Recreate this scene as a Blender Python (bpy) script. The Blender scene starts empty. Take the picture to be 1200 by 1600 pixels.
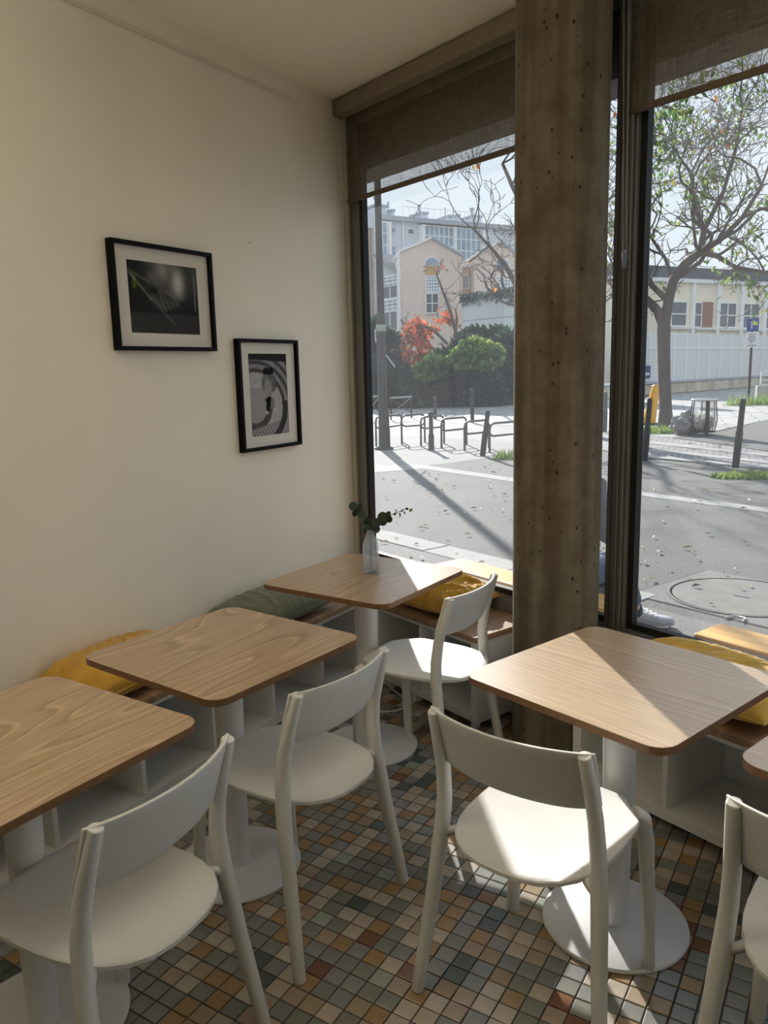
import bpy, bmesh, math, random
import numpy as np
from mathutils import Vector, Matrix, noise
R_ = math.radians
S = bpy.context.scene
COL = S.collection
random.seed(7)

# ------------------------------------------------------------------ camera
H = 1.55                       # camera height
FPX = 1228.0                   # focal length in pixels of the 1200x1600 frame
PITCH, ROLL = 0.1784, -0.0249
cp, sp, cr, sr = math.cos(PITCH), math.sin(PITCH), math.cos(ROLL), math.sin(ROLL)
FWD = np.array([0, cp, -sp]); RT0 = np.array([1.0, 0, 0]); UP0 = np.array([0, sp, cp])
RT = cr*RT0 + sr*UP0; UP = -sr*RT0 + cr*UP0
cam_d = bpy.data.cameras.new('camera'); cam = bpy.data.objects.new('camera', cam_d); COL.objects.link(cam)
cam_d.sensor_fit = 'VERTICAL'; cam_d.sensor_height = 36.0; cam_d.sensor_width = 27.0
cam_d.lens = 36.0*FPX/1600.0; cam_d.clip_start = 0.05; cam_d.clip_end = 400
cam.matrix_world = Matrix(((RT[0], UP[0], -FWD[0], 0), (RT[1], UP[1], -FWD[1], 0), (RT[2], UP[2], -FWD[2], H), (0, 0, 0, 1)))
S.camera = cam
# ------------------------------------------------------------------ sky, sun, exposure
world = bpy.data.worlds.new('sky'); S.world = world; world.use_nodes = True
wn = world.node_tree; wn.nodes.clear()
w_out = wn.nodes.new('ShaderNodeOutputWorld'); w_bg = wn.nodes.new('ShaderNodeBackground')
w_tc = wn.nodes.new('ShaderNodeTexCoord'); w_sep = wn.nodes.new('ShaderNodeSeparateXYZ'); w_ramp = wn.nodes.new('ShaderNodeValToRGB')
wn.links.new(w_tc.outputs['Generated'], w_sep.inputs[0]); wn.links.new(w_sep.outputs['Z'], w_ramp.inputs[0])
wn.links.new(w_ramp.outputs[0], w_bg.inputs[0]); wn.links.new(w_bg.outputs[0], w_out.inputs[0])
w_ramp.color_ramp.elements[0].position = 0.0; w_ramp.color_ramp.elements[0].color = (0.86, 0.945, 1.0, 1)
w_ramp.color_ramp.elements[1].position = 0.9; w_ramp.color_ramp.elements[1].color = (0.62, 0.76, 0.93, 1)
w_bg.inputs[1].default_value = 1.0
SUN_AZ = (-0.1132, 0.9936)      # horizontal direction towards the sun
SUN_EL = R_(25.0)
sun_d = bpy.data.lights.new('sun', 'SUN'); sun = bpy.data.objects.new('sun', sun_d); COL.objects.link(sun)
sun_d.energy = 8.5; sun_d.angle = R_(0.6); sun_d.color = (1.0, 0.965, 0.915)
sun.rotation_euler = Vector((SUN_AZ[0]*math.cos(SUN_EL), SUN_AZ[1]*math.cos(SUN_EL), math.sin(SUN_EL))).to_track_quat('Z', 'Y').to_euler()
sun.location = (-3, 25, 14)
FILL_LIGHTS = [(1.17, 1.27, 2.3, 26, 'bowl', 'over the next table to the right'), (1.82, 0.25, 2.3, 22, 'bowl', 'far right of the view'), (-1.5, 1.1, 2.35, 95, 'bowl', 'left of the view near the white wall')]   # added uplighters, out of view, to brighten wall and ceiling: x, y, z, watts, kind
S.view_settings.view_transform = 'Standard'; S.view_settings.look = 'None'
S.view_settings.exposure = 0.0; S.view_settings.gamma = 1.0; S.view_settings.use_curve_mapping = False
S.cycles.max_bounces = 10; S.cycles.diffuse_bounces = 6; S.cycles.transparent_max_bounces = 24
S.cycles.caustics_refractive = False; S.cycles.caustics_reflective = False
S.cycles.sample_clamp_indirect = 8
S.cycles.use_denoising = True

# ------------------------------------------------------------------ frames of reference
WYAW = R_(31.5)                # run of the left wall
W_ = np.array([math.sin(WYAW), math.cos(WYAW)]); N_ = np.array([-W_[1], W_[0]])
WROT = math.atan2(W_[1], W_[0])
XYAW = R_(-52.7)               # run of the shop window
X_ = np.array([math.cos(XYAW), math.sin(XYAW)]); M_ = np.array([-X_[1], X_[0]])
def wl(w, n): p = w*W_ + n*N_; return (float(p[0]), float(p[1]))
def xm(x, m): p = x*X_ + m*M_; return (float(p[0]), float(p[1]))
def ray(px, py):
    return RT*(px-600)/FPX - UP*(py-800)/FPX + FWD
def G(px, py, z=0.0):          # point of a horizontal plane seen at a pixel
    d = ray(px, py); t = (z-H)/d[2]; return (float(d[0]*t), float(d[1]*t))
def hz(px, py, P):             # height above the ground point P of something seen at a pixel
    d = ray(px, py); return float(H + d[2]*math.hypot(P[0], P[1])/math.hypot(d[0], d[1]))
def at_y(px, py, y):           # point at world depth y
    d = ray(px, py); t = y/d[1]; return Vector((float(d[0]*t), float(y), float(H+d[2]*t)))

# ------------------------------------------------------------------ mesh helpers
class MB:
    def __init__(s): s.v = []; s.f = []; s.mi = []; s.m = 0; s.sm = []
    def add(s, vs, fs, smooth=False):
        o = len(s.v); s.v += [tuple(v) for v in vs]
        for f in fs: s.f.append(tuple(i+o for i in f)); s.mi.append(s.m); s.sm.append(smooth)
    def box(s, cx, cy, cz, sx, sy, sz, rz=0.0, ch=0.0):
        hx, hy, hzz = sx/2, sy/2, sz/2; c, q = math.cos(rz), math.sin(rz)
        if ch > 0:
            vs = []
            for k, (dx, dy, dz) in enumerate(((ch, ch, 0), (ch, 0, ch), (0, ch, ch))):
                for ax in (-1, 1):
                    for ay in (-1, 1):
                        for az in (-1, 1): vs.append((ax*(hx-dx), ay*(hy-dy), az*(hzz-dz)))
            bm = bmesh.new(); vv = [bm.verts.new(v) for v in vs]
            bmesh.ops.convex_hull(bm, input=vv); bm.verts.ensure_lookup_table(); bm.verts.index_update()
            fs = [[l.index for l in f.verts] for f in bm.faces]; vs = [tuple(v.co) for v in bm.verts]; bm.free()
        else:
            vs = [(ax*hx, ay*hy, az*hzz) for ax in (-1, 1) for ay in (-1, 1) for az in (-1, 1)]
            fs = [(0, 1, 3, 2), (4, 6, 7, 5), (0, 4, 5, 1), (2, 3, 7, 6), (0, 2, 6, 4), (1, 5, 7, 3)]
        s.add([(cx+x*c-y*q, cy+x*q+y*c, cz+z) for x, y, z in vs], fs); return s
    def b2(s, x0, x1, y0, y1, z0, z1, ch=0.0):
        return s.box((x0+x1)/2, (y0+y1)/2, (z0+z1)/2, abs(x1-x0), abs(y1-y0), abs(z1-z0), 0, ch)
    def prism(s, poly, z0, z1, side_m=None, smooth=False):
        n = len(poly); m0 = s.m
        vs = [(x, y, z0) for x, y in poly]+[(x, y, z1) for x, y in poly]
        s.add(vs, [tuple(range(n-1, -1, -1)), tuple(range(n, 2*n))])
        if side_m is not None: s.m = side_m
        s.add(vs, [(i, (i+1) % n, n+(i+1) % n, n+i) for i in range(n)], smooth); s.m = m0; return s
    def vprism(s, poly, y0, y1):       # polygon in x,z extruded along y
        n = len(poly)
        s.add([(x, y0, z) for x, z in poly]+[(x, y1, z) for x, z in poly],
              [tuple(range(n)), tuple(range(2*n-1, n-1, -1))]+[(i, n+i, n+(i+1) % n, (i+1) % n) for i in range(n)]); return s
    def sweep(s, path, rad, n=10, power=2.0, up=(0, 0, 1), caps=True, smooth=True):
        """path: points; rad: (a,b) or list of them or floats; superellipse section"""
        P = [Vector(p) for p in path]; k = len(P); rings = []; prevx = None
        for i in range(k):
            t = (P[min(i+1, k-1)]-P[max(i-1, 0)]).normalized()
            r = rad[i] if isinstance(rad, list) else rad
            a, b = r if isinstance(r, (tuple, list)) else (r, r)
            if prevx is None:
                u = Vector(up)
                if abs(u.dot(t)) > 0.95: u = Vector((0, 1, 0))
                ax = u.cross(t).normalized()
            else: ax = (prevx - t*prevx.dot(t)).normalized()
            prevx = ax; ay = t.cross(ax)
            ring = []
            for j in range(n):
                th = 2*math.pi*(j+0.5)/n; c, q = math.cos(th), math.sin(th)
                ring.append(P[i]+ax*(a*math.copysign(abs(c)**(2/power), c))+ay*(b*math.copysign(abs(q)**(2/power), q)))
            rings.append(ring)
        vs = [v for rg in rings for v in rg]; fs = []
        for i in range(k-1):
            for j in range(n):
                fs.append((i*n+j, i*n+(j+1) % n, (i+1)*n+(j+1) % n, (i+1)*n+j))
        s.add(vs, fs, smooth)
        if caps: s.add(rings[0], [tuple(range(n-1, -1, -1))]); s.add(rings[-1], [tuple(range(n))])
        return s
    def lathe(s, prof, n=32, cx=0, cy=0, ex=1.0, ey=1.0, smooth=True):
        vs = []; fs = []; k = len(prof)
        for r, z in prof:
            for j in range(n):
                th = 2*math.pi*j/n; vs.append((cx+ex*r*math.cos(th), cy+ey*r*math.sin(th), z))
        for i in range(k-1):
            for j in range(n): fs.append((i*n+j, i*n+(j+1) % n, (i+1)*n+(j+1) % n, (i+1)*n+j))
        s.add(vs, fs, smooth)
        if prof[0][0] > 1e-6: s.add(vs[:n], [tuple(range(n-1, -1, -1))])
        if prof[-1][0] > 1e-6: s.add(vs[-n:], [tuple(range(n))])
        return s
    def leaf(s, p, d, up, L, Wd, fold=0.15):
        d = d.normalized(); sd = d.cross(up)
        if sd.length < 1e-4: sd = d.cross(Vector((1, 0.3, 0)))
        sd.normalize(); nn = sd.cross(d)
        a = p; b = p+d*L*0.5+sd*Wd/2+nn*fold*Wd; c = p+d*L; e = p+d*L*0.5-sd*Wd/2+nn*fold*Wd
        s.add([a, b, c, e], [(0, 1, 2), (0, 2, 3)]); return s
    def build(s, name, mats, parent=None, bevel=0.0, seg=2, kind=None, weld=False):
        me = bpy.data.meshes.new(name); me.from_pydata(s.v, [], s.f)
        if not isinstance(mats, (list, tuple)): mats = [mats]
        for m in mats: me.materials.append(m)
        me.polygons.foreach_set('material_index', s.mi); me.polygons.foreach_set('use_smooth', s.sm)
        me.update()
        if weld or bevel:
            bm = bmesh.new(); bm.from_mesh(me); bmesh.ops.remove_doubles(bm, verts=bm.verts, dist=1e-5)
            bmesh.ops.recalc_face_normals(bm, faces=bm.faces); bm.to_mesh(me); bm.free()
        o = bpy.data.objects.new(name, me); COL.objects.link(o)
        if parent: o.parent = parent
        if bevel:
            b = o.modifiers.new('bevel', 'BEVEL'); b.width = bevel; b.segments = seg; b.limit_method = 'ANGLE'; b.angle_limit = R_(40)
        if kind: o['kind'] = kind
        return o

def thing(name, label, cat, loc=(0, 0, 0), rz=0.0, group=None):
    o = bpy.data.objects.new(name, None); COL.objects.link(o); o.empty_display_size = 0.1
    o.location = loc; o.rotation_euler = (0, 0, rz); o['label'] = label; o['category'] = cat
    if group: o['group'] = group
    return o
def struct(name, loc=(0, 0, 0), rz=0.0):
    o = bpy.data.objects.new(name, None); COL.objects.link(o); o.empty_display_size = 0.1
    o.location = loc; o.rotation_euler = (0, 0, rz); o['kind'] = 'structure'; return o
def tag(o, label, cat, group=None):
    o['label'] = label; o['category'] = cat
    if group: o['group'] = group
    return o
def dup(root, loc, rz, label, group=None):
    def cp_(o, par):
        c = o.copy(); COL.objects.link(c); c.parent = par
        for ch in list(o.children): cp_(ch, c)
        return c
    r = cp_(root, None); r.location = loc; r.rotation_euler = (0, 0, rz); r['label'] = label
    if group: r['group'] = group
    return r

# ------------------------------------------------------------------ materials
def nd(nt, t, **kw):
    n = nt.nodes.new('ShaderNode'+t)
    for k, v in kw.items(): setattr(n, k, v)
    return n
def base(name, col, rough=0.5, metal=0.0, spec=0.5):
    m = bpy.data.materials.new(name); m.use_nodes = True; nt = m.node_tree
    b = nt.nodes['Principled BSDF']; b.inputs['Base Color'].default_value = (*col, 1); b.inputs['Roughness'].default_value = rough
    b.inputs['Metallic'].default_value = metal; b.inputs['Specular IOR Level'].default_value = spec
    return m, nt, b
def mat(name, col, rough=0.5, metal=0.0, var=0.08, scale=20.0, bump=0.0, spec=0.5, stretch=(1, 1, 1), detail=4.0):
    """plain procedural material: noise-varied colour and optional bump"""
    m, nt, b = base(name, col, rough, metal, spec); L = nt.links.new
    tc = nd(nt, 'TexCoord'); mp = nd(nt, 'Mapping'); mp.inputs['Scale'].default_value = stretch
    nz = nd(nt, 'TexNoise'); nz.inputs['Scale'].default_value = scale; nz.inputs['Detail'].default_value = detail
    L(tc.outputs['Object'], mp.inputs[0]); L(mp.outputs[0], nz.inputs['Vector'])
    mr = nd(nt, 'MapRange'); mr.inputs['From Min'].default_value = 0.25; mr.inputs['From Max'].default_value = 0.75
    mr.inputs['To Min'].default_value = 1-var; mr.inputs['To Max'].default_value = 1+var
    L(nz.outputs['Fac'], mr.inputs[0])
    mx = nd(nt, 'MixRGB', blend_type='MULTIPLY'); mx.inputs[0].default_value = 1; mx.inputs[1].default_value = (*col, 1)
    L(mr.outputs[0], mx.inputs[2]); L(mx.outputs[0], b.inputs['Base Color'])
    if bump:
        bp = nd(nt, 'Bump'); bp.inputs['Strength'].default_value = bump; bp.inputs['Distance'].default_value = 0.01
        L(nz.outputs['Fac'], bp.inputs['Height']); L(bp.outputs[0], b.inputs['Normal'])
    return m
def ramp(nt, stops):
    r = nd(nt, 'ValToRGB'); e = r.color_ramp.elements
    e[0].position = stops[0][0]; e[0].color = (*stops[0][1], 1); e[1].position = stops[-1][0]; e[1].color = (*stops[-1][1], 1)
    for p, c in stops[1:-1]:
        q = e.new(p); q.color = (*c, 1)
    return r
def wood(name, light, dark, rough=0.38, lines=9.0, seed=0.0, cath=(4.5, 0.55), contrast=1.0, spec=0.5, coat=0.0):
    """veneer: contour lines of stretched noise (cathedrals) plus fine pores, grain along local y"""
    m, nt, b = base(name, light, rough, 0.0, spec); L = nt.links.new
    tc = nd(nt, 'TexCoord'); oi = nd(nt, 'ObjectInfo')
    ad = nd(nt, 'VectorMath', operation='ADD'); L(tc.outputs['Object'], ad.inputs[0])
    sc = nd(nt, 'VectorMath', operation='SCALE'); L(oi.outputs['Location'], sc.inputs[0]); sc.inputs['Scale'].default_value = 1.7
    L(sc.outputs[0], ad.inputs[1])
    mp = nd(nt, 'Mapping'); mp.inputs['Scale'].default_value = (cath[0], cath[1], 1); mp.inputs['Location'].default_value = (seed, seed*1.3, 0)
    L(ad.outputs[0], mp.inputs[0])
    nz = nd(nt, 'TexNoise'); nz.inputs['Scale'].default_value = 1.0; nz.inputs['Detail'].default_value = 1.5; nz.inputs['Roughness'].default_value = 0.35
    L(mp.outputs[0], nz.inputs['Vector'])
    ml = nd(nt, 'Math', operation='MULTIPLY'); ml.inputs[1].default_value = lines; L(nz.outputs['Fac'], ml.inputs[0])
    fr = nd(nt, 'Math', operation='FRACT'); L(ml.outputs[0], fr.inputs[0])
    pg = nd(nt, 'MapRange', interpolation_type='SMOOTHSTEP'); L(fr.outputs[0], pg.inputs[0]); pg.inputs['From Min'].default_value = 0.0; pg.inputs['From Max'].default_value = 1.0
    mixc = lambda k: tuple(l*(1-k*contrast)+d*k*contrast for l, d in zip(light, dark))
    rr = ramp(nt, [(0.0, mixc(0.10)), (0.45, mixc(0.22)), (0.72, mixc(0.66)), (0.80, mixc(0.30)), (0.90, mixc(-0.5)), (1.0, mixc(0.10))])
    L(pg.outputs[0], rr.inputs[0])
    m2 = nd(nt, 'Mapping'); m2.inputs['Scale'].default_value = (260, 7, 40); L(ad.outputs[0], m2.inputs[0])
    n2 = nd(nt, 'TexNoise'); n2.inputs['Scale'].default_value = 1.0; n2.inputs['Detail'].default_value = 3; L(m2.outputs[0], n2.inputs['Vector'])
    mr = nd(nt, 'MapRange'); mr.inputs['From Min'].default_value = 0.3; mr.inputs['From Max'].default_value = 0.7; mr.inputs['To Min'].default_value = 0.8; mr.inputs['To Max'].default_value = 1.1
    L(n2.outputs['Fac'], mr.inputs[0])
    mx = nd(nt, 'MixRGB', blend_type='MULTIPLY'); mx.inputs[0].default_value = 1; L(rr.outputs[0], mx.inputs[1]); L(mr.outputs[0], mx.inputs[2])
    L(mx.outputs[0], b.inputs['Base Color'])
    b.inputs['Coat Weight'].default_value = coat; b.inputs['Coat Roughness'].default_value = 0.3
    bp = nd(nt, 'Bump'); bp.inputs['Strength'].default_value = 0.12; bp.inputs['Distance'].default_value = 0.002; L(n2.outputs['Fac'], bp.inputs['Height']); L(bp.outputs[0], b.inputs['Normal'])
    return m
def cloth(name, col, scale=1.0):
    m, nt, b = base(name, col, 0.85); L = nt.links.new
    b.inputs['Sheen Weight'].default_value = 0.25
    tc = nd(nt, 'TexCoord'); n1 = nd(nt, 'TexNoise'); n1.inputs['Scale'].default_value = 9*scale; n1.inputs['Detail'].default_value = 5
    wv = nd(nt, 'TexNoise'); wv.inputs['Scale'].default_value = 420
    L(tc.outputs['Object'], n1.inputs['Vector']); L(tc.outputs['Object'], wv.inputs['Vector'])
    rr = ramp(nt, [(0.3, tuple(c*0.78 for c in col)), (0.7, tuple(min(1, c*1.12) for c in col))]); L(n1.outputs['Fac'], rr.inputs[0]); L(rr.outputs[0], b.inputs['Base Color'])
    ad = nd(nt, 'Math', operation='ADD'); L(n1.outputs['Fac'], ad.inputs[0])
    mu = nd(nt, 'Math', operation='MULTIPLY'); mu.inputs[1].default_value = 0.12; L(wv.outputs['Fac'], mu.inputs[0]); L(mu.outputs[0], ad.inputs[1])
    bp = nd(nt, 'Bump'); bp.inputs['Strength'].default_value = 0.5; bp.inputs['Distance'].default_value = 0.012; L(ad.outputs[0], bp.inputs['Height']); L(bp.outputs[0], b.inputs['Normal'])
    return m
def clear(name, rough=0.0, tint=(1, 1, 1), dirt=0.0, gloss=1.0):
    """window pane: see-through, mirror-like at grazing angles, with a thin film of dust that scatters light"""
    m = bpy.data.materials.new(name); m.use_nodes = True; nt = m.node_tree; nt.nodes.clear(); L = nt.links.new
    out = nd(nt, 'OutputMaterial'); tr = nd(nt, 'BsdfTransparent'); tr.inputs[0].default_value = (*tint, 1)
    gl = nd(nt, 'BsdfGlossy'); gl.inputs['Roughness'].default_value = rough
    lw = nd(nt, 'LayerWeight'); lw.inputs['Blend'].default_value = 0.5      # Schlick's curve, the same from both faces of the pane
    pw = nd(nt, 'Math', operation='POWER'); pw.inputs[1].default_value = 5.0; L(lw.outputs['Facing'], pw.inputs[0])
    mu = nd(nt, 'Math', operation='MULTIPLY_ADD'); mu.inputs[1].default_value = 0.8*gloss; mu.inputs[2].default_value = 0.025*gloss; L(pw.outputs[0], mu.inputs[0])
    mx = nd(nt, 'MixShader'); L(mu.outputs[0], mx.inputs[0]); L(tr.outputs[0], mx.inputs[1]); L(gl.outputs[0], mx.inputs[2])
    last = mx
    if dirt:
        tl = nd(nt, 'BsdfTranslucent'); tl.inputs[0].default_value = (0.86, 0.92, 1.0, 1)
        tc = nd(nt, 'TexCoord'); nz = nd(nt, 'TexNoise'); nz.inputs['Scale'].default_value = 2.5; nz.inputs['Detail'].default_value = 6
        L(tc.outputs['Object'], nz.inputs['Vector'])
        mr = nd(nt, 'MapRange'); mr.inputs['From Min'].default_value = 0.3; mr.inputs['From Max'].default_value = 0.75; mr.inputs['To Min'].default_value = dirt*0.7; mr.inputs['To Max'].default_value = dirt*1.3
        L(nz.outputs['Fac'], mr.inputs[0])
        m2 = nd(nt, 'MixShader'); L(mr.outputs[0], m2.inputs[0]); L(mx.outputs[0], m2.inputs[1]); L(tl.outputs[0], m2.inputs[2]); last = m2
    L(last.outputs[0], out.inputs[0]); return m

M = {}
M['wall'] = mat('painted_wall', (0.90, 0.855, 0.74), 0.8, var=0.025, scale=3.0, bump=0.05)
M['ceil'] = mat('painted_ceiling', (0.91, 0.85, 0.73), 0.85, var=0.02, scale=2.0)
M['trim'] = mat('trim_paint', (0.74, 0.69, 0.59), 0.6, var=0.03)
M['chair'] = mat('white_plastic', (0.65, 0.655, 0.635), 0.42, var=0.03, scale=14)
M['lam'] = mat('white_laminate', (0.70, 0.705, 0.68), 0.45, var=0.03, scale=8)
M['steel'] = mat('white_powder_coat', (0.70, 0.705, 0.705), 0.36, var=0.02, scale=30)
M['edge'] = mat('plywood_edge', (0.18, 0.092, 0.04), 0.5, var=0.15, scale=40, stretch=(1, 1, 8))
M['table'] = wood('ash_veneer', (0.49, 0.335, 0.195), (0.30, 0.185, 0.095), 0.27, lines=11.0, cath=(6.0, 1.1), spec=0.7, coat=0.3)
M['table2'] = wood('ash_veneer_straight', (0.56, 0.405, 0.25), (0.25, 0.165, 0.095), 0.29, lines=30.0, seed=3.1, cath=(4.0, 0.10), contrast=0.75, spec=1.0, coat=0.9)
M['bench'] = wood('bench_board_wood', (0.36, 0.225, 0.13), (0.2, 0.11, 0.06), 0.4, lines=10, seed=5.0, cath=(3.0, 0.2))
M['pine'] = wood('varnished_pine', (0.95, 0.56, 0.19), (0.5, 0.2, 0.05), 0.35, lines=7, seed=1.0, cath=(6, 0.4), contrast=0.6)
M['frame'] = mat('bronze_aluminium', (0.20, 0.20, 0.19), 0.45, 0.3, var=0.05, scale=4)
M['frame2'] = mat('painted_jamb', (0.45, 0.43, 0.38), 0.5, var=0.04)
M['gasket'] = mat('black_gasket', (0.006, 0.006, 0.007), 0.6, var=0.1)
M['alu'] = mat('bright_aluminium', (0.6, 0.6, 0.6), 0.3, 0.9, var=0.05)
M['glass1'] = clear('dusty_window_glass', dirt=0.026)
M['glass2'] = clear('window_glass', dirt=0.018)
M['pglass'] = clear('picture_glass', gloss=0.12)
M['black'] = mat('black_lacquer', (0.006, 0.006, 0.0065), 0.5, var=0.1, spec=0.08)
M['mount'] = mat('passepartout_card', (0.72, 0.70, 0.63), 0.9, var=0.02)
M['mustard'] = cloth('mustard_cotton', (0.56, 0.31, 0.028))
M['mustard2'] = cloth('yellow_cotton', (0.66, 0.42, 0.07))
M['green'] = cloth('olive_linen', (0.135, 0.15, 0.085))
M['cable'] = mat('white_cable', (0.7, 0.7, 0.68), 0.5)
M['grout'] = mat('dark_grout', (0.03, 0.024, 0.018), 0.8, var=0.3, scale=60)
TILES = [('beige', (0.50, 0.435, 0.35), 22), ('ochre', (0.37, 0.245, 0.115), 17), ('grey', (0.25, 0.25, 0.22), 30), ('blue_grey', (0.27, 0.275, 0.258), 15),
         ('teal', (0.105, 0.13, 0.115), 4), ('sand', (0.40, 0.315, 0.225), 9), ('rust', (0.22, 0.11, 0.06), 1), ('sage', (0.36, 0.40, 0.34), 3)]
TM = [mat('tile_'+n, tuple(0.9*v for v in c), 0.22, var=0.12, scale=16, bump=0.03) for n, c, k in TILES]

def concrete():
    m, nt, b = base('concrete_column', (0.3, 0.25, 0.18), 0.8); L = nt.links.new
    tc = nd(nt, 'TexCoord')
    mp = nd(nt, 'Mapping'); mp.inputs['Scale'].default_value = (22, 22, 0.9); L(tc.outputs['Object'], mp.inputs[0])
    n1 = nd(nt, 'TexNoise'); n1.inputs['Scale'].default_value = 1; n1.inputs['Detail'].default_value = 5; L(mp.outputs[0], n1.inputs['Vector'])
    n2 = nd(nt, 'TexNoise'); n2.inputs['Scale'].default_value = 7; n2.inputs['Detail'].default_value = 12; n2.inputs['Roughness'].default_value = 0.72; L(tc.outputs['Object'], n2.inputs['Vector'])
    mxn = nd(nt, 'MixRGB'); mxn.inputs[0].default_value = 0.5; L(n1.outputs['Fac'], mxn.inputs[1]); L(n2.outputs['Fac'], mxn.inputs[2])
    rr = ramp(nt, [(0.34, (0.075, 0.055, 0.032)), (0.48, (0.13, 0.105, 0.068)), (0.64, (0.21, 0.18, 0.128))]); L(mxn.outputs[0], rr.inputs[0])
    # small air holes left by the formwork
    mp3 = nd(nt, 'Mapping'); mp3.inputs['Scale'].default_value = (1, 1, 0.7); L(tc.outputs['Object'], mp3.inputs[0])
    vo = nd(nt, 'TexVoronoi'); vo.inputs['Scale'].default_value = 42; L(mp3.outputs[0], vo.inputs['Vector'])
    wn_ = nd(nt, 'TexWhiteNoise'); L(vo.outputs['Position'], wn_.inputs['Vector'])
    thr = nd(nt, 'MapRange'); thr.inputs['From Min'].default_value = 0.55; thr.inputs['From Max'].default_value = 1; thr.inputs['To Min'].default_value = 0.0; thr.inputs['To Max'].default_value = 0.26
    L(wn_.outputs['Value'], thr.inputs[0])
    lt = nd(nt, 'Math', operation='LESS_THAN'); L(vo.outputs['Distance'], lt.inputs[0]); L(thr.outputs[0], lt.inputs[1])
    mx = nd(nt, 'MixRGB'); L(lt.outputs[0], mx.inputs[0]); L(rr.outputs[0], mx.inputs[1]); mx.inputs[2].default_value = (0.035, 0.022, 0.012, 1)
    L(mx.outputs[0], b.inputs['Base Color'])
    su = nd(nt, 'Math', operation='SUBTRACT'); L(n2.outputs['Fac'], su.inputs[0]); L(lt.outputs[0], su.inputs[1])
    bp = nd(nt, 'Bump'); bp.inputs['Strength'].default_value = 0.5; bp.inputs['Distance'].default_value = 0.006; L(su.outputs[0], bp.inputs['Height']); L(bp.outputs[0], b.inputs['Normal'])
    return m
M['concrete'] = concrete()

def blind_mat():
    """open-weave screen fabric: threads with gaps you can see the daylight through"""
    m = bpy.data.materials.new('screen_fabric'); m.use_nodes = True; nt = m.node_tree; nt.nodes.clear(); L = nt.links.new
    out = nd(nt, 'OutputMaterial'); tr = nd(nt, 'BsdfTransparent'); df = nd(nt, 'BsdfDiffuse'); tl = nd(nt, 'BsdfTranslucent')
    tc = nd(nt, 'TexCoord'); mp = nd(nt, 'Mapping'); mp.inputs['Scale'].default_value = (330, 330, 12); L(tc.outputs['Object'], mp.inputs[0])
    nz = nd(nt, 'TexNoise'); nz.inputs['Scale'].default_value = 1.0; nz.inputs['Detail'].default_value = 3; L(mp.outputs[0], nz.inputs['Vector'])
    mp2 = nd(nt, 'Mapping'); mp2.inputs['Scale'].default_value = (9, 9, 420); L(tc.outputs['Object'], mp2.inputs[0])
    n2 = nd(nt, 'TexNoise'); n2.inputs['Scale'].default_value = 1.0; n2.inputs['Detail'].default_value = 2; L(mp2.outputs[0], n2.inputs['Vector'])
    av = nd(nt, 'Math', operation='ADD'); L(nz.outputs['Fac'], av.inputs[0]); L(n2.outputs['Fac'], av.inputs[1])
    rr = ramp(nt, [(0.4, (0.17, 0.145, 0.10)), (0.6, (0.40, 0.345, 0.25))]); hv = nd(nt, 'Math', operation='MULTIPLY'); hv.inputs[1].default_value = 0.5
    L(av.outputs[0], hv.inputs[0]); L(hv.outputs[0], rr.inputs[0]); L(rr.outputs[0], df.inputs[0]); L(rr.outputs[0], tl.inputs[0])
    m1 = nd(nt, 'MixShader'); m1.inputs[0].default_value = 0.3; L(df.outputs[0], m1.inputs[1]); L(tl.outputs[0], m1.inputs[2])
    op = nd(nt, 'MapRange'); op.inputs['From Min'].default_value = 0.38; op.inputs['From Max'].default_value = 0.62; op.inputs['To Min'].default_value = 0.44; op.inputs['To Max'].default_value = 0.24
    L(hv.outputs[0], op.inputs[0])
    m2 = nd(nt, 'MixShader'); L(op.outputs[0], m2.inputs[0]); L(m1.outputs[0], m2.inputs[2]); L(tr.outputs[0], m2.inputs[1])
    inv = nd(nt, 'Math', operation='SUBTRACT'); 
    L(m2.outputs[0], out.inputs[0]); return m
M['blind'] = blind_mat()
M['bar'] = mat('blind_bar_fabric', (0.13, 0.10, 0.07), 0.8, var=0.1, scale=200)
M['cassette'] = mat('blind_cassette_fabric', (0.25, 0.21, 0.15), 0.8, var=0.12, scale=300)

# ------------------------------------------------------------------ room shell
WD, MD, CZ = 2.45, 2.58, 2.92       # left wall distance, window face distance, ceiling height
A = np.array([[N_[0], N_[1]], [M_[0], M_[1]]])
CORNER = np.linalg.solve(A, [WD, MD]); CW = float(W_@CORNER); CX = float(X_@CORNER)   # CW ~3.71, CX ~-3.63
XR = 4.6                             # right end of the shop front
BACKW = -4.2
def inter(n1, d1, n2, d2): return tuple(float(v) for v in np.linalg.solve(np.array([n1, n2]), [d1, d2]))
c_corner = tuple(CORNER); c_right = xm(XR, MD); c_back_l = wl(BACKW, WD); 
c_back_r = (float(c_back_l[0]+7.2*0.83), float(c_back_l[1]-7.2*0.55))
room = [c_corner, c_back_l, c_back_r, c_right]
fl = struct('floor')
MB().prism(room[::-1], -0.12, -0.0035).build('screed', M['grout'], fl)
ce = MB().prism(room[::-1], CZ, CZ+0.2).build('ceiling', M['ceil']); ce['kind'] = 'structure'
# left wall (slab behind the wall line)
_e = inter(N_, WD+0.22, M_, MD+0.02); _f = inter(N_, WD, M_, MD+0.02)
wall = MB().prism([_f, wl(BACKW-0.2, WD), wl(BACKW-0.2, WD+0.22), _e][::-1], -0.12, CZ+0.2).build('wall_left', M['wall'], weld=False, bevel=0.0005); wall['kind'] = 'structure'
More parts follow.
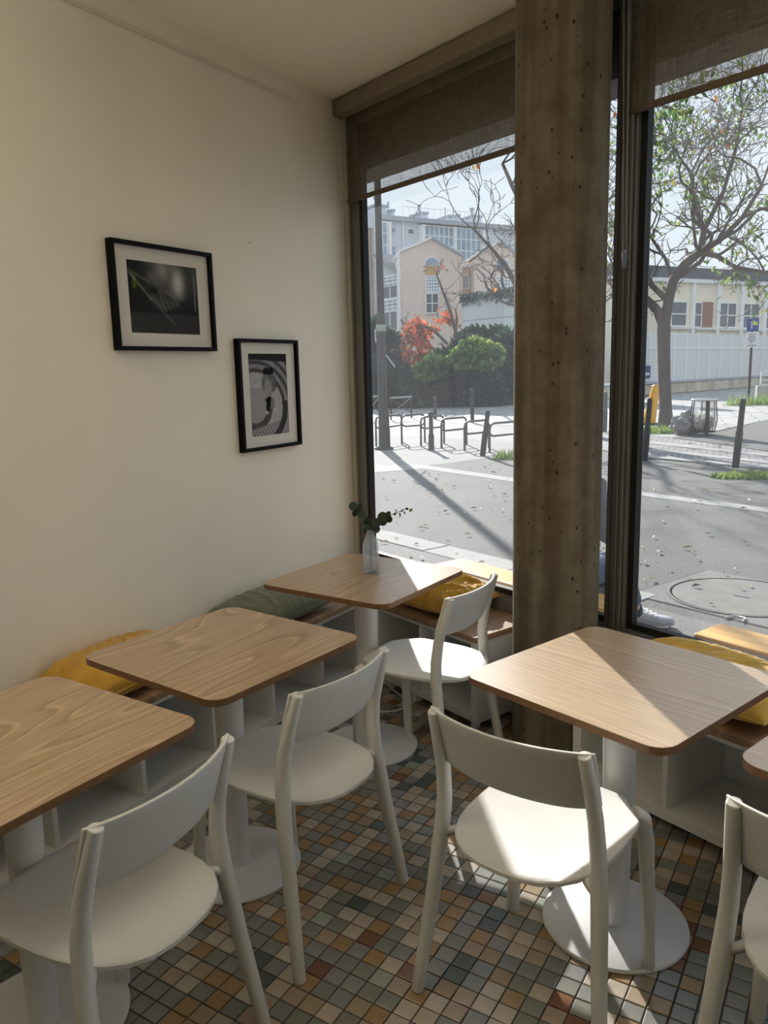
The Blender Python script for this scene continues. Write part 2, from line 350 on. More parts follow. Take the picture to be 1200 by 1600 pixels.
# back and right walls (behind the camera)
def wall_between(name, a, b, t=0.2):
    d = Vector((b[0]-a[0], b[1]-a[1], 0)); L = d.length
    o = MB().b2(0, L, -t, 0, -0.12, CZ+0.2).build(name, M['wall']); o.location = (a[0], a[1], 0); o.rotation_euler = (0, 0, math.atan2(d.y, d.x)); o['kind'] = 'structure'
wall_between('wall_back', c_back_l, c_back_r); wall_between('wall_right', c_back_r, c_right)
# painted-over cable line under the ceiling of the left wall
t = MB().b2(-1.0, 3.29, WD-0.010, WD, 2.822, 2.838).build('trim_1', M['trim'], bevel=0.003); t.rotation_euler = (0, 0, WROT); t['kind'] = 'structure'

# floor tiles
TS = 0.0344*H; TY = -0.554; TO = (-0.1061*H, 1.1864*H)
ta = (math.cos(TY), math.sin(TY)); tb = (-math.sin(TY), math.cos(TY))
def project(x, y, z):
    d = np.array([x, y, z-H]); q = d@FWD
    return (600+FPX*(d@RT)/q, 800-FPX*(d@UP)/q, q)
tiles = []
rt = random.Random(11); bag = [i for i, (n_, c_, k) in enumerate(TILES) for _ in range(k)]
for i in range(-75, 60):
    for j in range(-20, 66):
        x = TO[0]+(i+0.5)*TS*ta[0]+(j+0.5)*TS*tb[0]; y = TO[1]+(i+0.5)*TS*ta[1]+(j+0.5)*TS*tb[1]
        k = rt.choice(bag)
        p = np.array([x, y])
        if N_@p > WD-0.04 or M_@p > MD-0.04: continue
        if y < 0.85: continue
        u, v, q = project(x, y, 0)
        if q < 0.3 or not (-160 < u < 1360 and 500 < v < 1800): continue
        if M_@p > 1.72 and rt.random() < 0.45: k = rt.choice((6, 5, 1, 2, 2, 4))
        tiles.append((q if (0 <= u <= 1200 and 0 <= v <= 1600) else q+50, x, y, k))
# the well-known dark tiles of the photo
tiles.sort()
def tile_geo(mb, x, y, rz, dz=0.0):
    h = TS/2-0.0016; c = 0.0022; cs, sn = math.cos(rz), math.sin(rz)
    def P(a, b, z): return (x+a*cs-b*sn, y+a*sn+b*cs, z+dz)
    vs = [P(a*h, b*h, -0.0035) for a, b in ((-1, -1), (1, -1), (1, 1), (-1, 1))]+[P(a*h, b*h, -0.0012) for a, b in ((-1, -1), (1, -1), (1, 1), (-1, 1))]+[P(a*(h-c), b*(h-c), 0.0) for a, b in ((-1, -1), (1, -1), (1, 1), (-1, 1))]
    fs = [(8, 9, 10, 11)]
    for s in (0, 4):
        for q in range(4): fs.append((s+q, s+(q+1) % 4, s+4+(q+1) % 4, s+4+q))
    mb.add(vs, fs)
protos = []
for k in range(len(TILES)):
    mb = MB(); tile_geo(mb, 0, 0, 0); o = mb.build('tile', TM[k], fl); protos.append(o)
used = set(); rest = MB(); cnt = 0
for q, x, y, k in tiles:
    rz = TY+rt.uniform(-0.02, 0.02); dz = rt.uniform(-0.0006, 0.0)
    if cnt < 300:
        o = protos[k]
        if k in used: o = o.copy(); COL.objects.link(o); o.parent = fl
        used.add(k); o.location = (x, y, dz); o.rotation_euler = (0, 0, rz); cnt += 1
    else:
        rest.m = k; tile_geo(rest, x, y, rz, dz)
rest.build('tile_field', TM, fl, kind='stuff')
for k in range(len(TILES)):
    if k not in used: bpy.data.objects.remove(protos[k])

# ------------------------------------------------------------------ shop window
GZ0, GZ1 = 0.545, 2.78               # clear glass heights
MUL0, MUL1 = -1.880, -1.80           # mullion
def window(name, x0, x1, glass, left_w, right_w):
    wdw = struct(name, (*xm(x0, 0), 0), XYAW)
    L = x1-x0; y0, y1 = MD-0.02, MD+0.06
    fr = MB()
    fr.b2(0, L, y0-0.01, y1, 0.02, 0.505); fr.build('sill_panel', M['frame'], wdw, bevel=0.003)
    MB().b2(0.0, L, y0-0.004, y1, 0.507, 0.517).build('drip_strip', M['alu'], wdw)
    MB().b2(0, L, y0, y1, GZ1+0.02, CZ).build('head_rail', M['frame'], wdw, bevel=0.003)
    if left_w: MB().b2(0, left_w, y0, MD+0.028, 0.52, GZ1+0.02).build('jamb', M['frame'], wdw, bevel=0.003)
    if right_w: MB().b2(L-right_w, L, y0, y1, 0.52, GZ1+0.02).build('jamb', M['frame'], wdw, bevel=0.003)
    g = 0.026; a, b = left_w, L-right_w
    gk = MB(); gk.b2(a, a+g, y0+0.004, MD+0.0175, 0.52, GZ1+0.02); gk.b2(b-g, b, y0+0.004, MD+0.0175, 0.52, GZ1+0.02); gk.b2(a+g, b-g, y0+0.004, MD+0.0175, 0.52, GZ0); gk.b2(a+g, b-g, y0+0.004, MD+0.0175, GZ1-0.005, GZ1+0.02)
    gk.build('gasket', M['gasket'], wdw)
    MB().b2(a+g-0.006, b-g+0.006, MD+0.018, MD+0.024, GZ0-0.006, GZ1+0.002).build('pane', glass, wdw)
    return wdw
window('window_1', CX-0.02, MUL0, M['glass1'], 0.135, 0.0)
window('window_2', MUL1, 0.75, M['glass2'], 0.0, 0.0)
window('window_3', 0.87, 3.2, M['glass2'], 0.0, 0.0)
window('window_4', 3.3, XR, M['glass2'], 0.0, 0.0)
def mullion(name, x0, x1):
    mu = struct(name, (*xm(x0, 0), 0), XYAW); L = x1-x0
    cuts = [0, L*0.22, L*0.30, L*0.62, L*0.84, L]
    for a, b, d in zip(cuts[:-1], cuts[1:], (0.006, 0.012, 0.0, 0.008, 0.02)):
        MB().b2(a+0.0008, b-0.0008, MD-0.055+d, MD+0.06, 0.0, CZ).build('profile', M['frame'], mu, bevel=0.002)
    MB().b2(0.002, L-0.002, MD-0.02, MD+0.055, 0.0, CZ).build('core', M['gasket'], mu)
mullion('trim_2', MUL0, MUL1); mullion('trim_3', 0.75, 0.87); mullion('trim_4', 3.2, 3.3)
# painted strip between plaster and metal jamb
jb = MB().b2(CW-0.055, CW-0.012, WD-0.03, WD, 0.44, CZ).build('trim_5', M['frame2'], bevel=0.004); jb.rotation_euler = (0, 0, WROT); jb['kind'] = 'structure'
# outside fascia over the shop front
fa = MB(); fa.b2(-7.0, 6.0, MD+0.065, MD+0.26, 2.60, 5.2); fa = fa.build('trim_6', mat('fascia_paint', (0.06, 0.055, 0.05), 0.6)); fa.rotation_euler = (0, 0, XYAW); fa['kind'] = 'structure'
# outer house wall to the left of the shop front
ow = MB().b2(-9.0, CX-0.02, MD-0.1, MD+0.06, -0.1, 5.2).build('wall_outside', mat('outer_render', (0.5, 0.47, 0.42), 0.9)); ow.rotation_euler = (0, 0, XYAW); ow['kind'] = 'structure'

# concrete column
CM = 2.35; CR = 0.166; cxy = np.array([0.669, 3.0])
col = thing('concrete_column', 'round raw concrete column with small air holes, standing at the shop window', 'column', (*cxy, 0))
MB().lathe([(CR, 0.0), (CR, 0.02), (CR, CZ+0.02)], 64).build('shaft', M['concrete'], col)

# roller blinds
def blind(x0, x1, label, chain_x=None, m=2.535, low=2.418):
    b = thing('roller_blind', label, 'blind', (*xm(x0, m), low), XYAW, 'roller blinds in the shop window'); L = x1-x0
    prof = [(0.0, 0.0), (0.012, 0.0)]
    cs = MB(); cs.b2(0.0, L, -0.075, 0.005, 2.842-low, 2.915-low); cs.build('cassette', M['cassette'], b, bevel=0.006)
    MB().b2(0.035, L-0.02, -0.003, -0.0022, 0.022, 2.85-low).build('screen', M['blind'], b)
    MB().b2(0.035, L-0.02, -0.008, 0.004, 0.0, 0.024).build('bottom_bar', M['bar'], b, bevel=0.003)
    return b
bl1 = blind(CX+0.02, -1.935, 'brown screen blind half lowered, between white wall and concrete column')
bl2 = blind(-1.865, 0.7, 'brown screen blind half lowered, right of the concrete column')
ch = MB(); CHM = 2.497-2.535
for xa, xb in ((-1.843, -1.817), (-1.822, -1.801)):      # two strands of the bead chain, closing at the weight
    for k in range(90):
        z = 2.88-0.93*k/89; xx = xa+(xb-xa)*k/89+1.865
        ch.lathe([(0.0, z-0.0038-2.418), (0.0034, z-2.418), (0.0, z+0.0038-2.418)], 6, xx, CHM)
    ch.sweep([(xa+1.865, CHM, 2.88-2.418), (xb+1.865, CHM, 1.95-2.418)], 0.0012, 5)
ch.build('bead_chain', mat('chain_plastic', (0.42, 0.41, 0.38), 0.4), bl2)
xc = -1.809+1.865
tw = MB().sweep([(xc, CHM, 1.957-2.418), (xc, CHM, 1.940-2.418), (xc, CHM, 1.915-2.418), (xc, CHM, 1.893-2.418)], [(0.009, 0.005), (0.013, 0.007), (0.010, 0.006), (0.007, 0.005)], 10)
mg = clear('clear_acrylic', 0.12, (0.85, 0.87, 0.87), dirt=0.25, gloss=2.5)
tw.build('chain_weight', mg, bl2)['label'] = 'clear plastic chain weight'
cc = MB()
for s in (0.0, 0.02):
    cc.sweep([(0.0+s, -0.085, 0.43), (0.004+s, -0.083, -0.2), (0.006+s*0.8, -0.083, -0.72)], 0.0018, 5)
cc.sweep([(0.006, -0.083, -0.72), (0.012, -0.083, -0.75), (0.022, -0.083, -0.72)], 0.0022, 5)
cc.build('pull_cord', mat('cord', (0.6, 0.58, 0.52), 0.6), bl1)

# added fill lights outside the view, shaped as hanging bowls
for i, (x, y, z, wt, kind_, where) in enumerate(FILL_LIGHTS):
    lm = thing('fill_uplight', ('added fill light, unseen, a white bowl shining on the ceiling, hanging ' if kind_ == 'bowl' else 'added fill light, unseen, an open opal shade hanging ')+where, 'lamp', (x, y, z), 0, 'added fill lights')
    if kind_ == 'bowl':
        for k in range(3): MB().sweep([(0.17*math.cos(2.1*k), 0.17*math.sin(2.1*k), 0.0), (0, 0, CZ-z)], 0.003, 6).build('cord', M['black'], lm)
        MB().lathe([(0.0, -0.13), (0.08, -0.12), (0.16, -0.06), (0.2, 0.02), (0.195, 0.02), (0.155, -0.055), (0.08, -0.112), (0.0, -0.122)], 32).build('bowl', M['steel'], lm)
        ld = bpy.data.lights.new('fill_light', 'SPOT'); ld.shadow_soft_size = 0.06; ld.spot_size = R_(168); ld.spot_blend = 0.6
    else:
        MB().sweep([(0, 0, 0.16), (0, 0, CZ-z)], 0.004, 6).build('cord', M['black'], lm)
        MB().lathe([(0.03, 0.17), (0.10, 0.15), (0.21, 0.12), (0.21, 0.115), (0.10, 0.145), (0.03, 0.165)], 32).build('shade', M['steel'], lm)
        ld = bpy.data.lights.new('fill_light', 'POINT'); ld.shadow_soft_size = 0.12
    ld.energy = wt; ld.color = (1.0, 0.92, 0.79)
    lo = bpy.data.objects.new('fill_light', ld); COL.objects.link(lo); lo.location = (0, 0, 0.0); lo.rotation_euler = (math.pi, 0, 0); lo.parent = lm

# ------------------------------------------------------------------ chairs
def make_chair(loc, rz, label):
    t = thing('cafe_chair', label, 'chair', loc, rz, 'white plastic cafe chairs')
    # seat: rounded back edge, straight sides, cut front corners
    half = [(0.0, -0.228), (0.05, -0.226), (0.095, -0.214), (0.132, -0.190), (0.160, -0.155), (0.180, -0.108), (0.190, -0.055), (0.194, 0.0), (0.194, 0.06), (0.191, 0.120), (0.187, 0.136), (0.118, 0.220), (0.104, 0.230), (0.05, 0.238), (0.0, 0.240)]
    ring = half + [(-x, y) for x, y in half[-2:0:-1]]
    sm = MB(); rings = [1.0, 0.985, 0.9, 0.7, 0.45, 0.2]; n = len(ring); vs = []
    def zt(x, y, s): return 0.449 + 0.010*max(0.0, abs(x)/0.194)**2.2 - 0.006*(1-((y+0.02)/0.24)**2) + (-0.003 if s == 1.0 else 0)
    for s in rings:
        for x, y in ring: vs.append((x*s, y*s, zt(x*s, y*s, s)))
    vs.append((0, 0, zt(0, 0, 0)))
    fs = [(r*n+j, r*n+(j+1) % n, (r+1)*n+(j+1) % n, (r+1)*n+j) for r in range(len(rings)-1) for j in range(n)]
    fs += [((len(rings)-1)*n+j, (len(rings)-1)*n+(j+1) % n, len(rings)*n) for j in range(n)]
    nb = len(vs)
    for s in (1.0, 0.97): vs += [(x*s, y*s, zt(x, y, 0)-(0.012 if s == 1.0 else 0.015)) for x, y in ring]
    fs += [(j, nb+j, nb+(j+1) % n, (j+1) % n) for j in range(n)]
    fs += [(nb+j, nb+n+j, nb+n+(j+1) % n, nb+(j+1) % n) for j in range(n)]
    fs.append(tuple(nb+n+j for j in range(n-1, -1, -1)))
    sm.add(vs, fs, True)
    so = sm.build('seat', M['chair'], t, weld=True)
    es = so.modifiers.new('edges', 'EDGE_SPLIT'); es.split_angle = R_(42)
    # curved backrest
    bk = MB(); nu, nv, th = 20, 6, 0.010
    z0, z1 = 0.618, 0.769
    def bp_(u, v, off):
        x = 0.204*u; zz = z0+(z1-z0)*v
        if v == 0: zz += 0.012*abs(u)**6
        yup = -0.152-0.044*((zz-0.63)/0.139)       # lean of the uprights
        y = yup+0.016-0.052*(1-u*u)**0.9+off
        return (x, y, zz)
    g1 = [bp_(-1+2*i/nu, j/nv, 0) for j in range(nv+1) for i in range(nu+1)]
    g2 = [bp_(-1+2*i/nu, j/nv, -th) for j in range(nv+1) for i in range(nu+1)]
    o2 = len(g1); w_ = nu+1; fs = []
    for j in range(nv):
        for i in range(nu):
            a = j*w_+i; fs.append((a+1, a, a+w_, a+w_+1)); fs.append((o2+a, o2+a+1, o2+a+w_+1, o2+a+w_))
    for i in range(nu):
        fs.append((i, i+1, o2+i+1, o2+i)); a = nv*w_+i; fs.append((a+1, a, o2+a, o2+a+1))
    for j in range(nv):
        a = j*w_; fs.append((a+w_, a, o2+a, o2+a+w_)); a = j*w_+nu; fs.append((a, a+w_, o2+a+w_, o2+a))
    bk.add(g1+g2, fs, True)
    bo = bk.build('backrest', M['chair'], t, bevel=0.0025, weld=True)
    for s in (-1, 1):
        lg = MB()
        pts = [(s*0.242, -0.208, 0), (s*0.230, -0.188, 0.13), (s*0.218, -0.168, 0.26), (s*0.209, -0.152, 0.38), (s*0.203, -0.144, 0.45), (s*0.198, -0.141, 0.52), (s*0.194, -0.150, 0.60), (s*0.191, -0.172, 0.68), (s*0.187, -0.198, 0.766)]
        rr = [(0.0150, 0.0165), (0.0165, 0.018), (0.0175, 0.019), (0.0185, 0.020), (0.0185, 0.0205), (0.0175, 0.020), (0.0165, 0.0185), (0.0155, 0.0165), (0.0145, 0.0145)]
        lg.sweep(pts, rr, 12, 2.4, up=(0, 1, 0))
        lo = lg.build('leg', M['chair'], t, bevel=0.003); 
        br = MB().sweep([(s*0.200, -0.146, 0.428), (s*0.178, -0.138, 0.433), (s*0.150, -0.110, 0.440)], [(0.013, 0.017), (0.010, 0.011), (0.012, 0.012)], 10, up=(0, 0, 1))
        br.build('seat_bracket', M['chair'], t)
        fg = MB(); ang = math.atan2(0.6, s*0.8)
        up = (math.cos(ang), math.sin(ang), 0)
        fg.sweep([(s*0.199, 0.206, 0), (s*0.190, 0.208, 0.20), (s*0.180, 0.206, 0.36), (s*0.170, 0.200, 0.425), (s*0.158, 0.188, 0.440)], [(0.0165, 0.0150), (0.0195, 0.0165), (0.023, 0.019), (0.027, 0.021), (0.026, 0.012)], 12, 3.2, up=up)
        fg.build('leg', M['chair'], t, bevel=0.002)
    return t
CH = [((-0.615, 1.53, 0), 62.8, 'white chair at the nearest brown table by the left wall, lower left'),
      ((-0.278, 2.102, 0), 54.7, 'white chair in the middle, pushed to the second table along the left wall'),
      ((0.154, 2.886, 0), 58.4, 'farthest white chair, half sunlit, at the table with the bottle'),
      ((0.374, 1.761, 0), -38.5, 'white chair with shaded back and sunlit seat, before the sunlit square table'),
      ((0.89, 1.345, 0), -38.0, 'white chair cut by the lower right corner of the view')]
c0 = make_chair(CH[0][0], R_(CH[0][1]), CH[0][2])
for l, a, lab in CH[1:]: dup(c0, l, R_(a), lab)

# ------------------------------------------------------------------ tables
def rrect(h, r, n=6):
    p = []
    for cx, cy, a0 in ((h-r, h-r, 0), (-h+r, h-r, 90), (-h+r, -h+r, 180), (h-r, -h+r, 270)):
        for k in range(n+1):
            a = R_(a0+90*k/n); p.append((cx+r*math.cos(a), cy+r*math.sin(a)))
    return p
def make_table(loc, rz, label, wood_m):
    t = thing('cafe_table', label, 'table', loc, rz, 'square wooden cafe tables')
    MB().prism(rrect(0.302, 0.052), 0.715, 0.735, side_m=1).build('tabletop', [wood_m, M['edge']], t, bevel=0.0015)
    MB().box(0, 0, 0.7105, 0.30, 0.30, 0.008).build('mounting_plate', M['steel'], t)
    MB().lathe([(0.036, 0.012), (0.038, 0.10), (0.041, 0.35), (0.045, 0.55), (0.048, 0.706)], 32, ex=1.08, ey=0.94).build('pedestal', M['steel'], t)
    MB().lathe([(0.198, 0.0), (0.2, 0.004), (0.199, 0.008), (0.194, 0.0105), (0.05, 0.0125)], 64).build('base_plate', M['steel'], t)
    return t
make_table((-0.862, 1.680, 0), R_(-33), 'nearest brown wooden table by the left wall, at the left edge of the view', M['table'])
make_table((-0.496, 2.288, 0), R_(-37), 'second wooden table along the white wall, between yellow and green cushion', M['table'])
make_table((-0.083, 3.080, 0), R_(-34.5), 'farthest wooden table, with the glass bottle on it', M['table'])
make_table((0.622, 1.978, 0), R_(40), 'sunlit wooden table in front of the concrete column', M['table2'])
make_table((1.140, 1.480, 0), R_(40), 'wooden table of which only one corner shows at the right edge', M['table2'])

# ------------------------------------------------------------------ cubby benches
BZ0, BZ1, BT = 0.05, 0.415, 0.440
def bench(name, label, loc, rz, L, D, divs, x_end_walls=0.036):
    """front along local +x at y=0, depth towards +y"""
    t = thing('cubby_bench', label, 'bench', loc, rz, 'white cubby benches')
    MB().b2(0, L, 0, D, BZ0, BZ0+0.036).build('base_panel', M['lam'], t, bevel=0.001)
    MB().b2(0, L, 0, D, BZ1-0.018, BZ1).build('top_panel', M['lam'], t, bevel=0.001)
    for a in (0, L-x_end_walls): MB().b2(a, a+x_end_walls, 0.0, D, BZ0+0.0361, BZ1-0.0181).build('side_panel', M['lam'], t, bevel=0.001)
    for x in divs: MB().b2(x-0.009, x+0.009, 0.001, D-0.01, BZ0+0.0361, BZ1-0.0181).build('divider', M['lam'], t, bevel=0.001)
    MB().b2(0.01, L-0.01, D-0.012, D-0.004, BZ0+0.037, BZ1-0.019).build('back_panel', M['lam'], t)
    MB().b2(-0.006, L+0.006, -0.012, D, BZ1+0.0005, BT).build('seat_board', M['bench'], t, bevel=0.002)
    for a in (0.06, L-0.06):
        for y in (0.05, D-0.05): MB().lathe([(0.02, 0), (0.022, BZ0)], 16, a, y).build('foot', M['steel'], t)
    return t
WN0 = 2.085
# left wall bench: starts left of view, ends in the corner. local x along W, local y = N
b = bench('cubby_bench', 'long white cubby bench with wooden seat board along the left wall', (*wl(-0.36, WN0), 0), WROT, 3.50, WD-WN0-0.005, [0.36+0.30+0.36*k-0.0 for k in range(-1, 8)])
# bench under the window left of the column. looking from the room, local x must run so that +y points to the window
WM0 = 2.205
bench('cubby_bench', 'short white cubby bench under the window, left of the concrete column', (*xm(-2.99, WM0), 0), XYAW, 0.714, MD-WM0-0.035, [0.345])
bench('cubby_bench', 'white cubby bench under the window, right of the concrete column', (*xm(-1.74, 2.175), 0), XYAW, 1.46, MD-2.175-0.035, [0.38, 0.735, 1.09])

# ------------------------------------------------------------------ cushions
def cushion(label, loc, rz, w, d, h, mt, seed, tilt=(0, 0), wr=0.012, group='seat cushions'):
    t = thing('seat_cushion', label, 'cushion', loc, rz, group); t.rotation_euler = (tilt[0], tilt[1], rz)
    nu, nv = 80, 60; mb = MB(); top = []; bot = []; sv = Vector((seed*7.3, seed*3.1, seed))
    for j in range(nv+1):
        for i in range(nu+1):
            u = -1+2*i/nu; v = -1+2*j/nv
            pin = 1-0.055*(1-u*u)**0.8*abs(v)**3*0 
            x = w/2*u*(1-0.06*(1-abs(v)**2)*0-0.045*(v*v-1)*-1*abs(u)**4); y = d/2*v*(1-0.05*(1-u*u)*abs(v)**4)
            e = max(0.0, (1-abs(u)**2.6))*max(0.0, (1-abs(v)**2.6)); f = e**0.42
            p = Vector((x*6, y*6, 0))+sv
            wrk = noise.noise(p)*0.6
            ang = 0.9+0.8*noise.noise(Vector((x*2.0+sv.y, y*2.0, 1.7)))          # folds change direction slowly over the cover
            q1 = x*math.cos(ang)+y*math.sin(ang); q2 = -x*math.sin(ang)+y*math.cos(ang)
            fold = 1-abs(noise.noise(Vector((q1*5.0+sv.x, q2*17.0+sv.y, 2.2))))*2.4
            fold2 = 1-abs(noise.noise(Vector((q1*9.0-sv.x, q2*30.0, 5.2))))*2.4
            ridge = max(0.0, fold)**2*0.9+max(0.0, fold2)**2*0.35
            zt = h*0.62*f+wr*(wrk+ridge-0.3)*min(1, f*1.6)
            zb = -h*0.38*(e**0.5)
            top.append((x, y, zt+h*0.38)); bot.append((x, y, max(0.0, zb+h*0.38)))
    W2 = nu+1; o2 = len(top); fs = []
    for j in range(nv):
        for i in range(nu):
            a = j*W2+i; fs.append((a, a+1, a+W2+1, a+W2)); fs.append((o2+a+1, o2+a, o2+a+W2, o2+a+W2+1))
    mb.add(top+bot, fs, True); mb.build('cover', mt, t, weld=True)
    edge = [(i, 0) for i in range(nu)]+[(nu, j) for j in range(nv)]+[(i, nv) for i in range(nu, 0, -1)]+[(0, j) for j in range(nv, 0, -1)]
    pts = [top[j*W2+i] for i, j in edge]; pts.append(pts[0])
    MB().sweep(pts, 0.0032, 6, caps=False).build('seam', mt, t)
    return t
cushion('mustard yellow cushion on the left wall bench, between the two nearest tables', (*wl(1.84, 2.272), BT+0.001), WROT+R_(2), 0.52, 0.345, 0.145, M['mustard'], 1.0)
cushion('olive green linen cushion on the left wall bench under the second and third table', (*wl(2.72, 2.268), BT+0.001), WROT-R_(2), 0.56, 0.355, 0.13, M['green'], 2.3, wr=0.008)
cushion('wrinkled mustard cushion in the sun on the bench left of the column', (*xm(-2.725, 2.385), BT+0.004), XYAW+R_(4), 0.50, 0.34, 0.14, M['mustard'], 3.7, tilt=(R_(3), 0), wr=0.03)
cushion('yellow cushion on the right bench behind the sunlit table', (*xm(-1.34, 2.365), BT+0.001), XYAW-R_(2), 0.60, 0.35, 0.15, M['mustard2'], 5.2, wr=0.012)

# ------------------------------------------------------------------ wall pictures
def pixgrid(name, w, h, nx, nz, fn, mt, parent, y):
    """flat printed picture: fine grid with a printed colour per corner"""
    vs = [(-w/2+w*i/nx, y, -h/2+h*j/nz) for j in range(nz+1) for i in range(nx+1)]
    fs = [(j*(nx+1)+i, j*(nx+1)+i+1, (j+1)*(nx+1)+i+1, (j+1)*(nx+1)+i) for j in range(nz) for i in range(nx)]
    me = bpy.data.meshes.new(name); me.from_pydata(vs, [], fs); me.materials.append(mt)
    at = me.color_attributes.new('print', 'FLOAT_COLOR', 'POINT')
    for k, v in enumerate(vs):
        g = fn(v[0]/w+0.5, v[2]/h+0.5); g = g if isinstance(g, tuple) else (g, g, g); at.data[k].color = (*g, 1)
    o = bpy.data.objects.new(name, me); COL.objects.link(o); o.parent = parent; return o
pm, pnt, pb = base('photo_print', (0.1, 0.1, 0.1), 0.9, spec=0.05); pa = nd(pnt, 'Attribute'); pa.attribute_name = 'print'; pnt.links.new(pa.outputs['Color'], pb.inputs['Base Color'])
def sst(a, b, x): t = min(1, max(0, (x-a)/(b-a))); return t*t*(3-2*t)
def N2(x, y, s=1.0, o=0.0): return noise.noise(Vector((x*s+o, y*s-o, o)))
def line(x, y, x0, y0, x1, y1, w):
    dx, dy = x1-x0, y1-y0; t = max(0, min(1, ((x-x0)*dx+(y-y0)*dy)/(dx*dx+dy*dy)))
    return math.exp(-(math.hypot(x-x0-t*dx, y-y0-t*dy)/w)**2)
def art_hands(u, v):
    g = 0.012
    g += 0.30*math.exp(-((u-0.45)/0.16)**2)*sst(0.45, 1.0, v)*(0.75+0.5*N2(u, v, 7, 1))
    g += 0.50*math.exp(-(((u-0.70)/0.09)**2+((v-0.74)/0.2)**2))
    g += 0.07*sst(0.75, 1.0, u)*sst(0.3, 0.9, v)
    for k in range(4): g += 0.09*line(u, v, 0.42+0.05*k, 0.60, 0.50+0.06*k, 0.34+0.03*k, 0.022)
    g += 0.09*line(u, v, 0.33, 0.5, 0.42, 0.4, 0.05)
    g -= 0.05*line(u, v, 0.35, 0.62, 0.72, 0.45, 0.05)
    g += 0.025*(1-sst(0.27, 0.3, v))
    g = max(0.006, g); r, gg, b = g, g, g*0.95
    s = 0.16*line(u, v, 0.03, 0.82, 0.30, 0.48, 0.014)+0.10*line(u, v, 0.42, 0.36, 0.62, 0.14, 0.010)+0.07*line(u, v, 0.02, 0.86, 0.28, 0.72, 0.02)
    l = 0.22*line(u, v, 0.08, 0.78, 0.08, 0.64, 0.02)
    e = 0.25*line(u, v, 0.95, 0.36, 0.95, 0.85, 0.006)
    return (r+s+l*0.5+e, gg+s+l*0.6+e, b+s*0.7+e)
def art_couple(u, v):
    # tiers of a round stone bench sweeping around a couple
    d = math.hypot((u-0.12)/1.0, (v-0.34)/0.60)
    t = d*6.2; fr_ = t-math.floor(t)
    g = 0.30 if fr_ < 0.55 else 0.07
    g = 0.05+(g-0.05)*(0.75+0.3*N2(u, v, 9, 3))
    if v > 0.93-0.03*u: g = 0.02
    if d < 0.72: g = 0.40+0.10*N2(u, v, 14, 5)
    if d < 0.42: g = 0.33
    if 0.30 < d < 0.44 and v < 0.45: g = 0.09
    if v < 0.2+0.12*u-0.12: g = 0.27+0.16*(math.sin(u*70+v*20)*math.sin(v*95))
    if 0.72 < d < 0.86 and v < 0.42: g = 0.05
    for cx, cz, rx, rz_, c in ((0.44, 0.78, 0.085, 0.055, 0.008), (0.56, 0.785, 0.075, 0.05, 0.008), (0.43, 0.64, 0.13, 0.11, 0.16), (0.58, 0.64, 0.13, 0.11, 0.11), (0.47, 0.56, 0.10, 0.13, 0.26), (0.49, 0.415, 0.09, 0.06, 0.006), (0.44, 0.345, 0.05, 0.06, 0.012), (0.57, 0.38, 0.05, 0.09, 0.2), (0.42, 0.28, 0.035, 0.02, 0.5), (0.61, 0.31, 0.03, 0.02, 0.5)):
        if ((u-cx)/rx)**2+((v-cz)/rz_)**2 < 1: g = c*(1+0.25*N2(u, v, 18, 8))
    for k in range(5):
        g += 0.10*line(u, v, 0.42+0.045*k, 0.70, 0.38+0.075*k, 0.50, 0.009)
    return max(0.004, g)
def picture(label, w, h, wc, z, art, mx_, mz_, nx, nz):
    t = thing('framed_picture', label, 'picture', (*wl(wc, WD-0.001), z), WROT, 'framed pictures')
    f = MB(); b, D = 0.016, 0.030
    f.b2(-w/2, w/2, -D, 0, h/2-b, h/2); f.b2(-w/2, w/2, -D, 0, -h/2, -h/2+b); f.b2(-w/2, -w/2+b, -D, 0, -h/2+b, h/2-b); f.b2(w/2-b, w/2, -D, 0, -h/2+b, h/2-b)
    f.build('frame', M['black'], t, bevel=0.001)
    MB().b2(-w/2+b, w/2-b, -0.012, -0.010, -h/2+b, h/2-b).build('mount', M['mount'], t)
    pixgrid('print', w-2*mx_, h-2*mz_, nx, nz, art, pm, t, -0.0126)
    MB().b2(-w/2+b-0.001, w/2-b+0.001, -0.0185, -0.0165, -h/2+b-0.001, h/2-b+0.001).build('glass', M['pglass'], t)
    return t
picture('larger framed photograph, upper left: dark picture of hands under light mount, black frame', 0.532, 0.408, 2.335, 1.853, art_hands, 0.082, 0.068, 110, 80)
picture('smaller framed photograph, lower right: black and white couple on curved steps', 0.438, 0.515, 2.957, 1.449, art_couple, 0.080, 0.066, 80, 130)
nl = MB().lathe([(0.0, -0.002), (0.003, 0.0), (0.0, 0.004)], 8).build('wall_nail', M['black']); nl.location = (*wl(2.885, WD-0.001), 2.135); tag(nl, 'tiny dark nail in the white wall above the lower picture', 'nail')

# ------------------------------------------------------------------ bottle with eucalyptus
VB = (-0.058, 3.128)
vz = 0.7352
mgl = clear('bottle_glass', 0.05, (0.97, 0.99, 0.98), dirt=0.2, gloss=1.6)
bt = thing('glass_bottle', 'clear glass bottle used as vase on the farthest table', 'bottle', (*VB, vz))
MB().lathe([(0.0, 0.004), (0.029, 0.002), (0.033, 0.006), (0.033, 0.105), (0.032, 0.115), (0.028, 0.132), (0.018, 0.152), (0.0145, 0.165), (0.014, 0.178), (0.0165, 0.180), (0.0165, 0.187), (0.0125, 0.187), (0.0115, 0.165), (0.015, 0.150), (0.026, 0.130), (0.030, 0.110), (0.030, 0.012), (0.0, 0.009)], 40).build('body', mgl, bt)
M['euc'] = mat('eucalyptus_leaf', (0.02, 0.04, 0.02), 0.55, var=0.3, scale=30)
M['euc2'] = mat('young_leaf', (0.16, 0.26, 0.08), 0.55, var=0.3, scale=30)
